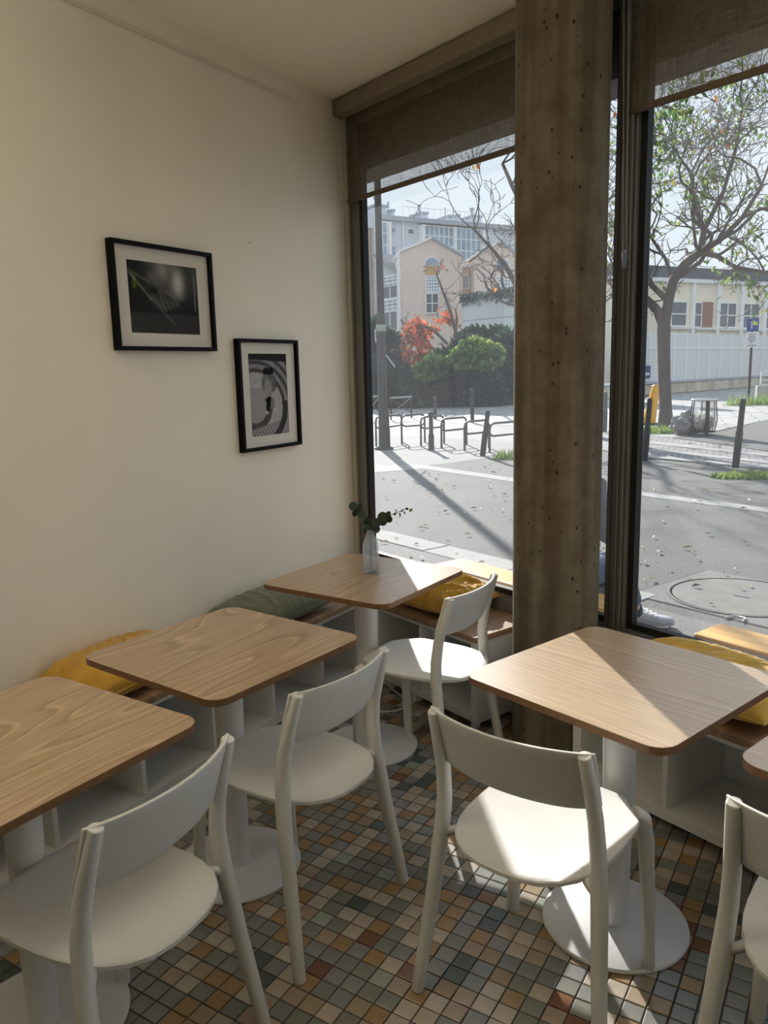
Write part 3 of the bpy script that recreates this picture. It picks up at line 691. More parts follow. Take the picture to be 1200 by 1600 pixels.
M['stem'] = mat('stem_bark', (0.11, 0.075, 0.045), 0.7)
eu = thing('eucalyptus_sprig', 'dark green eucalyptus sprigs standing in the glass bottle', 'plant', (*VB, vz))
dpt = float(np.array([VB[0], VB[1]])@np.array([0, 1]))
def vp(px, py, dy=0.0): p = at_y(px, py, VB[1]+dy); return (p.x-VB[0], p.y-VB[1], p.z-vz)
st1 = [(0.004, 0.0, 0.015), (0.0, 0, 0.12), vp(579, 832), vp(576, 818, 0.01), vp(571, 806, 0.02), vp(563, 798, 0.03), vp(553, 791, 0.04)]
st2 = [(-0.006, 0.0, 0.012), (0.002, 0, 0.12), vp(582, 831), vp(589, 816, -0.01), vp(600, 809, -0.02), vp(613, 804, -0.03), vp(626, 799, -0.04), vp(637, 793, -0.045)]
for st in (st1, st2): MB().sweep(st, 0.0014, 6).build('stem', M['stem'], eu)
def round_leaf(c, r, nrm, mt):
    nrm = Vector(nrm).normalized(); a = nrm.orthogonal().normalized(); b_ = nrm.cross(a); mb = MB(); n = 10
    vs = [Vector(c)+nrm*r*0.12]+[Vector(c)+a*r*math.cos(2*math.pi*k/n)+b_*r*0.85*math.sin(2*math.pi*k/n) for k in range(n)]
    mb.add(vs, [(0, 1+k, 1+(k+1) % n) for k in range(n)], True); mb.build('leaf', mt, eu)
rl = random.Random(5)
for (px, py, r) in [(552, 791, 9), (560, 796, 9), (556, 801, 8), (566, 805, 9), (566, 812, 8), (573, 813, 10), (579, 820, 9), (574, 824, 7), (584, 822, 9), (588, 817, 9), (583, 828, 7), (593, 812, 9), (597, 807, 9), (602, 809, 10), (606, 804, 9), (600, 815, 8), (608, 811, 8), (589, 828, 6), (573, 829, 6)]:
    round_leaf(vp(px, py, rl.uniform(-0.04, 0.04)), r*0.0023*rl.uniform(0.75, 1.15), (rl.uniform(-0.7, 0.7), -1, rl.uniform(-0.2, 0.8)), M['euc'])
for (px, py, r) in [(617, 803, 3), (619, 798, 2.5), (625, 804, 3), (628, 798, 3), (632, 801, 3), (636, 795, 3), (642, 797, 4)]:
    round_leaf(vp(px, py, -0.04), r*0.0022, (rl.uniform(-1, 1), -0.5, rl.uniform(-0.5, 0.5)), M['euc2'] if px > 640 else M['euc'])

# white cable on the floor under the far chair
cbp = [(585, 1058), (600, 1066), (615, 1080), (632, 1092), (648, 1098), (655, 1092)]
cb = thing('power_cable', 'white power cable lying on the tiles behind the farthest chair', 'cable', (*G(600, 1090), 0))
c0_ = G(600, 1090)
def cpt(p, z=0.005): g = G(*p); return (g[0]-c0_[0], g[1]-c0_[1], z)
MB().sweep([cpt(p) for p in cbp], 0.0045, 8).build('cord', M['cable'], cb)
MB().sweep([cpt(p) for p in [(588, 1112), (600, 1114), (620, 1112), (636, 1106), (648, 1098)]], 0.0045, 8).build('cord', M['cable'], cb)
MB().box(*cpt((652, 1095), 0.022), 0.045, 0.045, 0.04, 0.3, 0.006).build('plug', M['cable'], cb)

# ================================================================== OUTSIDE
def ground_mat(name, c1, c2, scale=1.2, speck=0.25, rough=0.85):
    m, nt, b = base(name, c1, rough, 0.0, 0.15); L = nt.links.new
    tc = nd(nt, 'TexCoord'); n1 = nd(nt, 'TexNoise'); n1.inputs['Scale'].default_value = scale; n1.inputs['Detail'].default_value = 8
    n2 = nd(nt, 'TexNoise'); n2.inputs['Scale'].default_value = 90; n2.inputs['Detail'].default_value = 2
    L(tc.outputs['Object'], n1.inputs['Vector']); L(tc.outputs['Object'], n2.inputs['Vector'])
    rr = ramp(nt, [(0.3, c1), (0.7, c2)]); L(n1.outputs['Fac'], rr.inputs[0])
    mr = nd(nt, 'MapRange'); mr.inputs['From Min'].default_value = 0.3; mr.inputs['From Max'].default_value = 0.7; mr.inputs['To Min'].default_value = 1-speck; mr.inputs['To Max'].default_value = 1+speck
    L(n2.outputs['Fac'], mr.inputs[0]); mx = nd(nt, 'MixRGB', blend_type='MULTIPLY'); mx.inputs[0].default_value = 1
    L(rr.outputs[0], mx.inputs[1]); L(mr.outputs[0], mx.inputs[2]); L(mx.outputs[0], b.inputs['Base Color']); return m
def setts(name, c1, c2, cm, sx, sy, rot=0.0, mortar=0.06):
    m, nt, b = base(name, c1, 0.8); L = nt.links.new
    tc = nd(nt, 'TexCoord'); mp = nd(nt, 'Mapping'); mp.inputs['Rotation'].default_value = (0, 0, rot); L(tc.outputs['Object'], mp.inputs[0])
    br = nd(nt, 'TexBrick'); br.inputs['Color1'].default_value = (*c1, 1); br.inputs['Color2'].default_value = (*c2, 1); br.inputs['Mortar'].default_value = (*cm, 1)
    br.inputs['Scale'].default_value = 1.0; br.inputs['Brick Width'].default_value = sx; br.inputs['Row Height'].default_value = sy; br.inputs['Mortar Size'].default_value = mortar*sy; br.inputs['Bias'].default_value = 0.0
    L(mp.outputs[0], br.inputs['Vector'])
    n1 = nd(nt, 'TexNoise'); n1.inputs['Scale'].default_value = 0.8; n1.inputs['Detail'].default_value = 5; L(tc.outputs['Object'], n1.inputs['Vector'])
    mr = nd(nt, 'MapRange'); mr.inputs['From Min'].default_value = 0.3; mr.inputs['From Max'].default_value = 0.7; mr.inputs['To Min'].default_value = 0.8; mr.inputs['To Max'].default_value = 1.15; L(n1.outputs['Fac'], mr.inputs[0])
    mx = nd(nt, 'MixRGB', blend_type='MULTIPLY'); mx.inputs[0].default_value = 1; L(br.outputs['Color'], mx.inputs[1]); L(mr.outputs[0], mx.inputs[2]); L(mx.outputs[0], b.inputs['Base Color'])
    bp = nd(nt, 'Bump'); bp.inputs['Strength'].default_value = 0.6; bp.inputs['Distance'].default_value = 0.02; L(br.outputs['Fac'], bp.inputs['Height']); bp.invert = True; L(bp.outputs[0], b.inputs['Normal']); return m
M['asphalt'] = ground_mat('asphalt_pavement', (0.14, 0.138, 0.134), (0.175, 0.172, 0.166))
M['paving'] = ground_mat('pale_paving', (0.26, 0.258, 0.25), (0.33, 0.325, 0.315), 0.8, 0.12)
M['slabs'] = ground_mat('facade_paving', (0.19, 0.186, 0.178), (0.235, 0.23, 0.22), 1.5, 0.15)
M['kerb'] = ground_mat('granite_kerb', (0.33, 0.326, 0.315), (0.40, 0.396, 0.385), 4, 0.15)
M['cobble'] = setts('road_setts', (0.22, 0.22, 0.22), (0.32, 0.32, 0.315), (0.09, 0.088, 0.085), 0.22, 0.16, 0.4, 0.12)
M['pavers'] = setts('square_pavers', (0.33, 0.33, 0.325), (0.40, 0.395, 0.39), (0.2, 0.2, 0.195), 0.9, 0.6, 0.35, 0.05)
M['joint'] = mat('dark_joint', (0.07, 0.065, 0.06), 0.9)
M['iron'] = mat('dark_grey_iron', (0.045, 0.04, 0.04), 0.5, 0.3, var=0.15, scale=8)
M['iron2'] = mat('brown_grey_iron', (0.06, 0.047, 0.045), 0.5, 0.2, var=0.15, scale=6)
M['galv'] = mat('worn_grey_tube', (0.10, 0.095, 0.095), 0.45, 0.4, var=0.2, scale=10)

def patch(name, pts, z, mt, world=False):
    p = pts if world else [G(*q) for q in pts]
    o = MB().prism(p, z-0.05, z).build(name, mt); o['kind'] = 'structure'; 
    me = o.data
    bm = bmesh.new(); bm.from_mesh(me); bmesh.ops.recalc_face_normals(bm, faces=bm.faces); bm.to_mesh(me); bm.free(); return o
patch('street_ground', [(-70, 2.0), (90, -40), (160, 150), (-90, 150)], -0.03, M['asphalt'], True)
patch('pavement', [xm(-14, 2.62), xm(10, 2.62), xm(10, 4.32), xm(-14, 4.32)], -0.004, M['slabs'], True)
patch('pavement', [xm(-14, 4.28), xm(12, 4.28), xm(12, 10.4), xm(-14, 10.4)], -0.0055, M['asphalt'], True)
# granite kerb band, stone by stone
kb = struct('kerb_band', (*xm(-9.0, 4.29), 0), XYAW)
xk = 0.0; rk = random.Random(3)
while xk < 5.6:
    L = rk.uniform(0.9, 1.15); MB().b2(xk+0.004, xk+L-0.004, 0.0, 0.30, -0.12, rk.uniform(0.0, 0.006)).build('kerb_stone', M['kerb'], kb, bevel=0.006); xk += L
o = MB().b2(0, xk, 0.302, 0.33, -0.1, -0.012).build('joint_strip', M['joint'], kb)
# pale paving and setts of the road crossing, left
patch('pale_pavement', [(520, 736), (583, 735), (690, 725), (800, 710), (905, 696), (905, 688), (800, 690), (700, 684), (580, 676), (500, 672)], -0.003, M['paving'])
patch('white_line', [(560, 727), (660, 726), (800, 746), (1000, 768), (1200, 793), (1280, 803), (1280, 811), (1200, 800), (1000, 774), (800, 752), (660, 732), (560, 740)], -0.002, M['kerb'])
patch('sett_road', [(470, 690), (580, 684), (700, 690), (800, 696), (930, 700), (1005, 712), (1100, 722), (1200, 732), (1300, 740), (1300, 712), (1200, 704), (1050, 682), (1000, 676), (800, 660), (580, 652), (450, 650)], -0.016, M['cobble'])
patch('far_pavement', [(440, 656), (580, 656), (800, 664), (1000, 677), (1050, 683), (1120, 672), (1200, 655), (1320, 640), (1320, 600), (1182, 604), (1050, 614), (1000, 620), (800, 628), (580, 630), (440, 628)], -0.011, M['pavers'])
patch('asphalt_path', [(1050, 683), (1120, 676), (1200, 655), (1320, 640), (1320, 700), (1200, 704)], -0.006, M['asphalt'])
# pale stripes of the crossing
cr_ = struct('crossing_stripe')
for (a, b, c, d) in [((1010, 688), (1200, 707), (1200, 712), (1010, 692)), ((1012, 700), (1200, 719), (1200, 723), (1012, 703)), ((1006, 710), (1200, 727), (1200, 731), (1006, 713))]:
    p = [G(*q) for q in (a, b, c, d)]
    MB().prism(p[::-1], -0.02, -0.006).build('stripe', M['kerb'], cr_)

# manhole
mhx = xm(-2.60, 4.97)
mh = thing('manhole_cover', 'round manhole cover in a square frame in the pavement outside', 'manhole', (*mhx, -0.004), XYAW)
MB().b2(-0.53, 0.53, -0.50, 0.50, -0.03, 0.002).build('frame', M['joint'], mh)
MB().b2(-0.515, 0.515, -0.485, 0.485, -0.03, 0.004).build('infill', M['slabs'], mh)
MB().lathe([(0.47, 0.0), (0.47, 0.006), (0.44, 0.006), (0.44, 0.0)], 64).build('ring', M['joint'], mh)
MB().lathe([(0.462, 0.004), (0.462, 0.009), (0.447, 0.009), (0.447, 0.004)], 64).build('rim', M['slabs'], mh)
MB().lathe([(0.432, 0.0), (0.432, 0.007), (0.40, 0.0072), (0.0, 0.0075)], 64, smooth=False).build('lid', mat('manhole_lid', (0.20, 0.19, 0.175), 0.95, var=0.15, scale=7), mh)
MB().box(0.02, -0.02, 0.007, 0.10, 0.018, 0.004, 0.1).build('keyhole', M['gasket'], mh)
MB().sweep([(0.18, -0.52, 0.01), (0.20, -0.45, 0.012), (0.27, -0.44, 0.012), (0.29, -0.51, 0.01)], 0.006, 6).build('lifting_eye', M['alu'], mh)

# outdoor benches against the shop front
def plank_bench(x0, x1, label):
    t = thing('plank_bench', label, 'bench', (*xm(x0, 2.885), 0), XYAW, 'outdoor plank benches'); L = x1-x0
    MB().b2(0, L, 0.0, 0.205, 0.405, 0.45).build('plank', M['pine'], t, bevel=0.008)
    for a in (0.25, L-0.25):
        MB().b2(a-0.03, a+0.03, 0.02, 0.185, 0.0, 0.404).build('trestle', M['pine'], t, bevel=0.004)
    return t
# grain must follow the plank, so the veneer coordinates are turned with a second material
def turned(src, name):
    m = src.copy(); m.name = name
    for n in m.node_tree.nodes:
        if n.type == 'MAPPING':
            s = n.inputs['Scale'].default_value; n.inputs['Scale'].default_value = (s[1], s[0], s[2])
    return m
M['pine'] = turned(M['pine'], 'varnished_pine_lengthwise')
plank_bench(-3.32, -2.14, 'orange pine plank bench outside, left of and behind the concrete column')
plank_bench(-1.70, 0.1, 'orange pine plank bench outside the right window')

# ---------------------------------------------------------- street furniture
def bollard(px, py, top, label, kind=0, lean=(0, 0), group='street bollards'):
    P = G(px, py); h = hz(px, top, P)
    b = thing('bollard', label, 'bollard', (*P, 0), 0, group); b.rotation_euler = (lean[0], lean[1], 0)
    if kind == 0:
        MB().lathe([(0.052, 0), (0.052, h*0.52), (0.046, h*0.54), (0.042, h*0.56), (0.040, h*0.97), (0.036, h), (0, h)], 20).build('post', M['iron'], b)
    else:
        MB().lathe([(0.055, 0), (0.055, h*0.4), (0.042, h*0.42), (0.042, h-0.13)], 16).build('post', M['iron'], b)
        MB().lathe([(0.0, h-0.14), (0.03, h-0.135), (0.05, h-0.11), (0.06, h-0.06), (0.05, h-0.018), (0.0, h)], 16).build('knob', M['iron'], b)
    return b
bollard(1007, 720, 622, 'dark street bollard beside the black window gasket, left of the tree', 0, (0, R_(3)))
bollard(1149, 731, 623, 'dark leaning street bollard at the right, above the grass patch', 0, (0, R_(3.5)))
bollard(754, 712, 641, 'leaning dark bollard at the right end of the bike racks', 0, (0, R_(7)))
bollard(674, 703, 643, 'round headed bollard among the bike racks', 1)
bollard(680, 655, 620, 'far bollard before the hedge, left one with dark head', 1)
bollard(738, 660, 607, 'far bollard before the hedge with pale head', 1)
bollard(606, 702, 640, 'bollard right beside the lamp post', 0)
bollard(945, 675, 612, 'far bollard seen in the gap between column and mullion', 0)

# lamp post
P = G(600, 702)
lp = thing('lamp_post', 'tall brown grey lamp post at the left window edge', 'lamp post', (*P, 0))
hc = hz(595, 510, P)
MB().lathe([(0.19, 0.0), (0.19, 0.03), (0.105, 0.06), (0.100, 0.30), (0.095, 0.6), (0.088, hc)], 24).build('lower_shaft', M['iron2'], lp)
MB().lathe([(0.084, hc), (0.072, hc+0.35), (0.066, hc+2.0), (0.055, 8.6)], 24).build('upper_shaft', M['iron2'], lp)
MB().lathe([(0.096, hc-0.10), (0.10, hc-0.09), (0.10, hc+0.02), (0.09, hc+0.03)], 24).build('collar', mat('collar_plastic', (0.35, 0.36, 0.28), 0.5), lp)
MB().sweep([(0.085, -0.05, hc-0.55), (0.25, -0.06, hc-0.78)], 0.014, 6).build('cable_tie', M['alu'], lp)
MB().sweep([(-0.115, -0.03, hc-0.05), (-0.105, -0.05, hc-0.30)], 0.014, 6).build('cable_tie', M['alu'], lp)
MB().sweep([(0, 0, 8.5), (0.0, -0.3, 8.9), (0.0, -0.9, 9.05)], 0.05, 12).build('arm', M['iron2'], lp)
MB().lathe([(0.0, -0.12), (0.12, -0.10), (0.16, 0.0), (0.05, 0.08), (0, 0.09)], 16).build('lantern', M['iron2'], lp).location = (0, -0.95, 9.0)

# bike racks
RK = [((588, 697), (628, 690)), ((628, 694), (664, 691)), ((658, 697), (694, 693)), ((690, 700), (729, 695)), ((726, 704), (764, 700)), ((765, 707), (806, 702))]
for i, (a, b) in enumerate(RK):
    A_, B_ = G(*a), G(*b); v = Vector((B_[0]-A_[0], B_[1]-A_[1], 0)); L = v.length; h = hz(a[0], a[1]-45, A_)
    r = thing('bike_rack', 'grey tube bike rack hoop, '+('nearest the lamp post', 'second', 'third', 'fourth', 'fifth', 'last before the column')[i]+(' from the lamp post' if 0 < i < 5 else ''), 'bike rack', (*A_, 0), math.atan2(v.y, v.x), 'row of bike rack hoops')
    q = min(0.10, L*0.2)
    for s in (0, 1): MB().sweep([(s*L, 0, 0), (s*L, 0, h-0.2)], 0.022, 8).build('leg', M['galv'], r)
    MB().sweep([(0, 0, h-0.2), (0, 0, h-q), (q*0.3, 0, h-q*0.3), (q, 0, h), (L-q, 0, h), (L-q*0.3, 0, h-q*0.3), (L, 0, h-q), (L, 0, h-0.2)], 0.022, 8).build('top_bar', M['galv'], r)
    MB().sweep([(0, 0, h-0.17), (q*0.3, 0, h-0.21), (q, 0, h-0.235), (L-q, 0, h-0.235), (L-q*0.3, 0, h-0.21), (L, 0, h-0.17)], 0.02, 8).build('cross_bar', M['galv'], r)

# X barriers
for (x0, x1, yb, yt, lab) in [(572, 594, 657, 619, 'crossed iron street barrier left of the lamp post'), (611, 643, 656, 620, 'crossed iron street barrier right of the lamp post')]:
    A_, B_ = G(x0, yb), G(x1, yb-3); v = Vector((B_[0]-A_[0], B_[1]-A_[1], 0)); L = v.length; h = hz(x1, yt, B_)
    t = thing('street_barrier', lab, 'barrier', (*A_, 0), math.atan2(v.y, v.x), 'crossed street barriers')
    for s in (0, 1): MB().sweep([(s*L, 0, 0), (s*L, 0, h)], 0.03, 8).build('post', M['iron'], t)
    MB().sweep([(-0.03, 0, h), (L+0.03, 0, h)], 0.03, 8).build('top_rail', M['kerb'], t)
    MB().sweep([(0, 0.02, h*0.25), (L, 0.02, h*0.92)], 0.018, 6).build('cross_bar', M['iron'], t)
    MB().sweep([(0, -0.02, h*0.92), (L, -0.02, h*0.25)], 0.018, 6).build('cross_bar', M['iron'], t)

# yellow hydrant post
P = G(1013, 663); Pt = at_y(1025, 604, P[1])
yp = thing('yellow_post', 'leaning bright yellow street post left of the tree trunk', 'post', (*P, 0))
M['yellow'] = mat('yellow_paint', (0.85, 0.42, 0.02), 0.45, var=0.08)
MB().sweep([(0, 0, 0.0), ((Pt.x-P[0])*0.5, 0, Pt.z*0.5), (Pt.x-P[0], 0, Pt.z)], [(0.17, 0.13), (0.125, 0.11), (0.085, 0.085)], 12, 4.0).build('body', M['yellow'], yp)
MB().box(0.02, 0, 0.02, 0.40, 0.34, 0.04).build('foot_plate', M['joint'], yp)
MB().box((Pt.x-P[0])+0.01, 0, Pt.z+0.02, 0.19, 0.17, 0.05, 0, 0.02).build('cap', M['yellow'], yp)

# litter bin with bag
P = G(1098, 680); hb = hz(1098, 623, P)
lb = thing('litter_bin', 'open frame litter bin with clear plastic bag, right of the tree', 'bin', (*P, 0))
MB().sweep([(0, -0.22, 0), (0, -0.22, hb)], 0.032, 8).build('post', M['iron'], lb)
MB().lathe([(0.255, hb-0.05), (0.27, hb-0.04), (0.27, hb), (0.25, hb)], 24).build('hoop', M['alu'], lb)
for k in range(6):
    a = 2*math.pi*k/6+0.3
    MB().sweep([(0.25*math.cos(a), 0.25*math.sin(a), hb-0.02), (0.29*math.cos(a), 0.29*math.sin(a), hb*0.45), (0.24*math.cos(a), 0.24*math.sin(a), 0.07)], 0.012, 6).build('stave', M['iron'], lb)
MB().lathe([(0.0, 0.06), (0.24, 0.07), (0.25, 0.10)], 20).build('floor_ring', M['iron'], lb)
mbg = clear('bin_bag_film', 0.25, (0.88, 0.88, 0.86), 0.22)
bgm = MB(); n = 20; rgs = [(0.245, hb-0.01), (0.235, hb*0.8), (0.25, hb*0.55), (0.24, hb*0.3), (0.21, 0.16), (0.12, 0.10), (0.0, 0.09)]
bgm.lathe([(r*(1+0.03*math.sin(9*z)), z) for r, z in rgs], n).build('bag', mbg, lb)
bgm2 = MB(); bgm2.lathe([(0.0, 0.10), (0.13, 0.11), (0.19, 0.2), (0.2, 0.38), (0.12, 0.45), (0, 0.47)], 14).build('waste', mat('mixed_waste', (0.42, 0.38, 0.33), 0.8, var=0.6, scale=12), lb)
P2 = G(1075, 678)
rb = bmesh.new(); bmesh.ops.create_icosphere(rb, subdivisions=4, radius=1)
for v in rb.verts:
    k = 0.28*noise.noise(v.co*2.2)+0.12*noise.noise(v.co*6); v.co *= (1+k); v.co.x *= 0.36; v.co.y *= 0.30; v.co.z = max(-0.22, v.co.z*0.27)+0.22
me = bpy.data.meshes.new('rubbish_bag'); rb.to_mesh(me); rb.free()
rg_ = bpy.data.objects.new('rubbish_bag', me); COL.objects.link(rg_); rg_.location = (*P2, 0); me.materials.append(mat('grey_bag_plastic', (0.24, 0.23, 0.22), 0.35, var=0.3, scale=9, bump=0.4))
tag(rg_, 'grey rubbish bag lying between tree and litter bin', 'bag')

# parking sign
P = G(1169, 631)
sg = thing('parking_sign', 'blue parking sign with white text plate on dark pole, right edge', 'sign', (*P, 0), -0.35)
zt_ = hz(1169, 508, P); z1_ = hz(1169, 519, P); z2_ = hz(1169, 543, P); wS = 0.40
MB().lathe([(0.045, 0), (0.045, 2.0), (0.04, zt_)], 12).build('pole', M['iron'], sg)
MB().lathe([(0.28, 0), (0.25, 0.04), (0.06, 0.06)], 16).build('foot', M['iron'], sg)
MB().b2(-wS/2, wS/2, -0.075, -0.05, z1_+0.02, zt_+0.22).build('blue_panel', mat('sign_blue', (0.01, 0.045, 0.25), 0.4), sg)
M['swhite'] = mat('sign_white', (0.72, 0.72, 0.74), 0.45)
MB().b2(-wS/2-0.01, wS/2+0.01, -0.075, -0.05, z2_, z1_).build('text_plate', M['swhite'], sg)
ps = MB(); zc = (z1_+zt_+0.24)/2
ps.b2(-0.05, -0.015, -0.079, -0.0755, zc-0.13, zc+0.13)
ps.b2(-0.015, 0.06, -0.079, -0.0755, zc+0.095, zc+0.13); ps.b2(-0.015, 0.06, -0.079, -0.0755, zc-0.01, zc+0.025); ps.b2(0.055, 0.09, -0.079, -0.0755, zc+0.01, zc+0.115)
ps.build('letter_p', M['swhite'], sg)
tx = MB(); rng = random.Random(2); rows = 6
for k, wd in enumerate((0.24, 0.2, 0.30, 0.22, 0.08, 0.32)):
    z = z1_-0.07-k*(z1_-z2_-0.08)/rows; xx = -wd/2
    while xx < wd/2-0.02:
        l = rng.uniform(0.02, 0.05); tx.b2(xx, min(wd/2, xx+l), -0.078, -0.0755, z-0.035, z); xx += l+0.014
tx.build('text_lines', mat('sign_ink', (0.05, 0.05, 0.08), 0.6), sg)
# small blue plate on the fence
# concrete plinth with white fence stub, right edge
P = G(1182, 629)
pl = thing('fence_stub', 'pale metal fence on a concrete plinth at the right edge', 'fence', (*P, 0), -0.25)
z1p = hz(1182, 603, P); z2p = hz(1186, 578, P)
MB().b2(0, 3.2, 0, 0.4, 0, z1p, 0.02).build('plinth', mat('rough_concrete', (0.46, 0.44, 0.40), 0.9, var=0.2, scale=3, bump=0.3), pl)
for k in range(5):
    a = 0.12+0.62*k; f = MB(); e = 0.05
    f.b2(a, a+0.5, 0.12, 0.2, z1p, z1p+e); f.b2(a, a+0.5, 0.12, 0.2, z2p-e, z2p); f.b2(a, a+e, 0.12, 0.2, z1p, z2p); f.b2(a+0.5-e, a+0.5, 0.12, 0.2, z1p, z2p)
    for q in (0.35, 0.65): f.b2(a, a+0.5, 0.14, 0.18, z1p+(z2p-z1p)*q-0.02, z1p+(z2p-z1p)*q+0.02)
    f.build('fence_panel', M['swhite'], pl)

# ---------------------------------------------------------- vegetation
def foliage(name, blobs, n, size, mts, parent, seed, wts=None):
    """many small leaves over the outside of some blobs (cx,cy,cz,rx,ry,rz)"""
    r = random.Random(seed); mb = MB(); vol = [b[3]*b[5] for b in blobs]
    for _ in range(n):
        b = r.choices(blobs, vol)[0]
        d = Vector((r.gauss(0, 1), r.gauss(0, 1), r.gauss(0, 1))).normalized(); k = r.uniform(0.72, 1.04)*(1+0.22*noise.noise(d*2.3+Vector((b[0], b[1], b[2]))))
        p = Vector((b[0]+d.x*b[3]*k, b[1]+d.y*b[4]*k, max(0.05, b[2]+d.z*b[5]*k)))
        dr = (d+Vector((r.gauss(0, 0.7), r.gauss(0, 0.7), r.gauss(-0.2, 0.6)))).normalized()
        mb.m = r.choices(range(len(mts)), wts)[0] if wts else r.randrange(len(mts))
        L = size*r.uniform(0.6, 1.3); mb.leaf(p, dr, Vector((r.gauss(0, 1), r.gauss(0, 1), 1)), L, L*0.55)
    return mb.build(name, mts, parent, kind='stuff')
def core(name, blobs, mt, parent, seed=0):
    bm = bmesh.new()
    for b in blobs:
        r = bmesh.ops.create_icosphere(bm, subdivisions=3, radius=1)
        for v in r['verts']:
            k = 0.84*(1+0.25*noise.noise(v.co*2.3+Vector((b[0], b[1], b[2])))); v.co = Vector((b[0]+v.co.x*b[3]*k, b[1]+v.co.y*b[4]*k, max(0.02, b[2]+v.co.z*b[5]*k)))
    me = bpy.data.meshes.new(name); bm.to_mesh(me); bm.free(); me.materials.append(mt)
    o = bpy.data.objects.new(name, me); COL.objects.link(o); o.parent = parent; return o
def leafm(name, c): 
    m, nt, b = base(name, c, 0.6); L = nt.links.new
    oi = nd(nt, 'TexCoord'); nz = nd(nt, 'TexNoise'); nz.inputs['Scale'].default_value = 3; L(oi.outputs['Object'], nz.inputs['Vector'])
    rr = ramp(nt, [(0.3, tuple(v*0.7 for v in c)), (0.7, tuple(min(1, v*1.25) for v in c))]); L(nz.outputs['Fac'], rr.inputs[0]); L(rr.outputs[0], b.inputs['Base Color'])
    tl = nd(nt, 'BsdfTranslucent'); L(rr.outputs[0], tl.inputs[0]); mx = nd(nt, 'MixShader'); mx.inputs[0].default_value = 0.45
    out = [n for n in nt.nodes if n.type == 'OUTPUT_MATERIAL'][0]
    L(b.outputs[0], mx.inputs[1]); L(tl.outputs[0], mx.inputs[2]); L(mx.outputs[0], out.inputs[0]); return m
LD = [leafm('dark_hedge_leaf', (0.035, 0.07, 0.045)), leafm('hedge_leaf', (0.06, 0.11, 0.06)), leafm('hedge_leaf_grey', (0.08, 0.12, 0.09))]
LG = [leafm('light_shrub_leaf', (0.22, 0.36, 0.08)), leafm('yellow_shrub_leaf', (0.38, 0.46, 0.12)), leafm('mid_shrub_leaf', (0.12, 0.22, 0.06))]
LR = [leafm('red_leaf', (0.62, 0.10, 0.05)), leafm('orange_leaf', (0.65, 0.22, 0.07)), leafm('rust_leaf', (0.42, 0.12, 0.06)), leafm('yellow_leaf', (0.5, 0.35, 0.1))]
LT = [leafm('tree_leaf', (0.16, 0.30, 0.06)), leafm('tree_leaf_light', (0.34, 0.46, 0.10)), leafm('tree_leaf_dark', (0.09, 0.19, 0.05)), leafm('tree_leaf_yellow', (0.50, 0.44, 0.10))]
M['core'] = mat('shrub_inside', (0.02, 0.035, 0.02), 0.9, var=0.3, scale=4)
M['bark'] = mat('tree_bark', (0.11, 0.088, 0.072), 0.9, var=0.3, scale=6, bump=0.5, stretch=(1, 1, 0.3))
M['twig'] = mat('twig_bark', (0.13, 0.10, 0.088), 0.9, var=0.2)
def shrub(label, blobs_px, n, size, mts, seed, wts=None, group='shrubs of the hedge'):
    """blobs_px: (px, py, rx_px, rz_px, depth)"""
    y0 = blobs_px[0][4]; p0 = at_y(blobs_px[0][0], 700, y0)
    t = thing('leafy_shrub', label, 'shrub', (p0.x, y0, 0), 0, group); bl = []
    for px, py, rx, rz, dep in blobs_px:
        c = at_y(px, py, dep); s = dep/FPX; bl.append((c.x-p0.x, dep-y0, c.z, rx*s, rx*s*0.7, rz*s))
    core('inner_core', bl, M['core'], t); foliage('foliage', bl, n, size, mts, t, seed, wts); return t  # solid dark core fills the shrub behind its leaves
shrub('dark hedge shrub behind the bike racks, in the middle of the left window', [(712, 590, 42, 46, 33), (680, 605, 30, 32, 33), (730, 560, 30, 30, 33)], 5200, 0.30, LD, 1)
shrub('dark hedge shrub at the right of the hedge, half behind the column', [(780, 590, 34, 48, 33.5), (795, 555, 26, 34, 34), (755, 610, 30, 28, 32.5)], 4500, 0.30, LD, 2)
shrub('tall dark green shrub rising behind the hedge before the concrete wall', [(742, 540, 30, 22, 36), (778, 536, 22, 20, 36)], 2400, 0.32, LD, 3)
shrub('light yellow green shrub glowing on top of the hedge', [(742, 552, 30, 20, 31.5), (765, 556, 20, 16, 31.5), (722, 560, 18, 12, 31.5)], 4200, 0.2, LG, 4)
shrub('small green shrub under the red autumn tree', [(678, 572, 20, 12, 32), (664, 580, 14, 9, 32)], 1200, 0.24, LG, 5, (2, 0.4, 3))
shrub('shadowy hedge shrub left of the lamp post foot', [(585, 600, 26, 36, 33), (622, 606, 26, 34, 33), (645, 614, 20, 24, 32.5)], 4200, 0.30, LD, 6)
shrub('tall blue green shrub behind the lamp post', [(586, 540, 22, 36, 35), (612, 560, 20, 36, 35)], 2600, 0.32, LD, 7, (1, 1.5, 2))

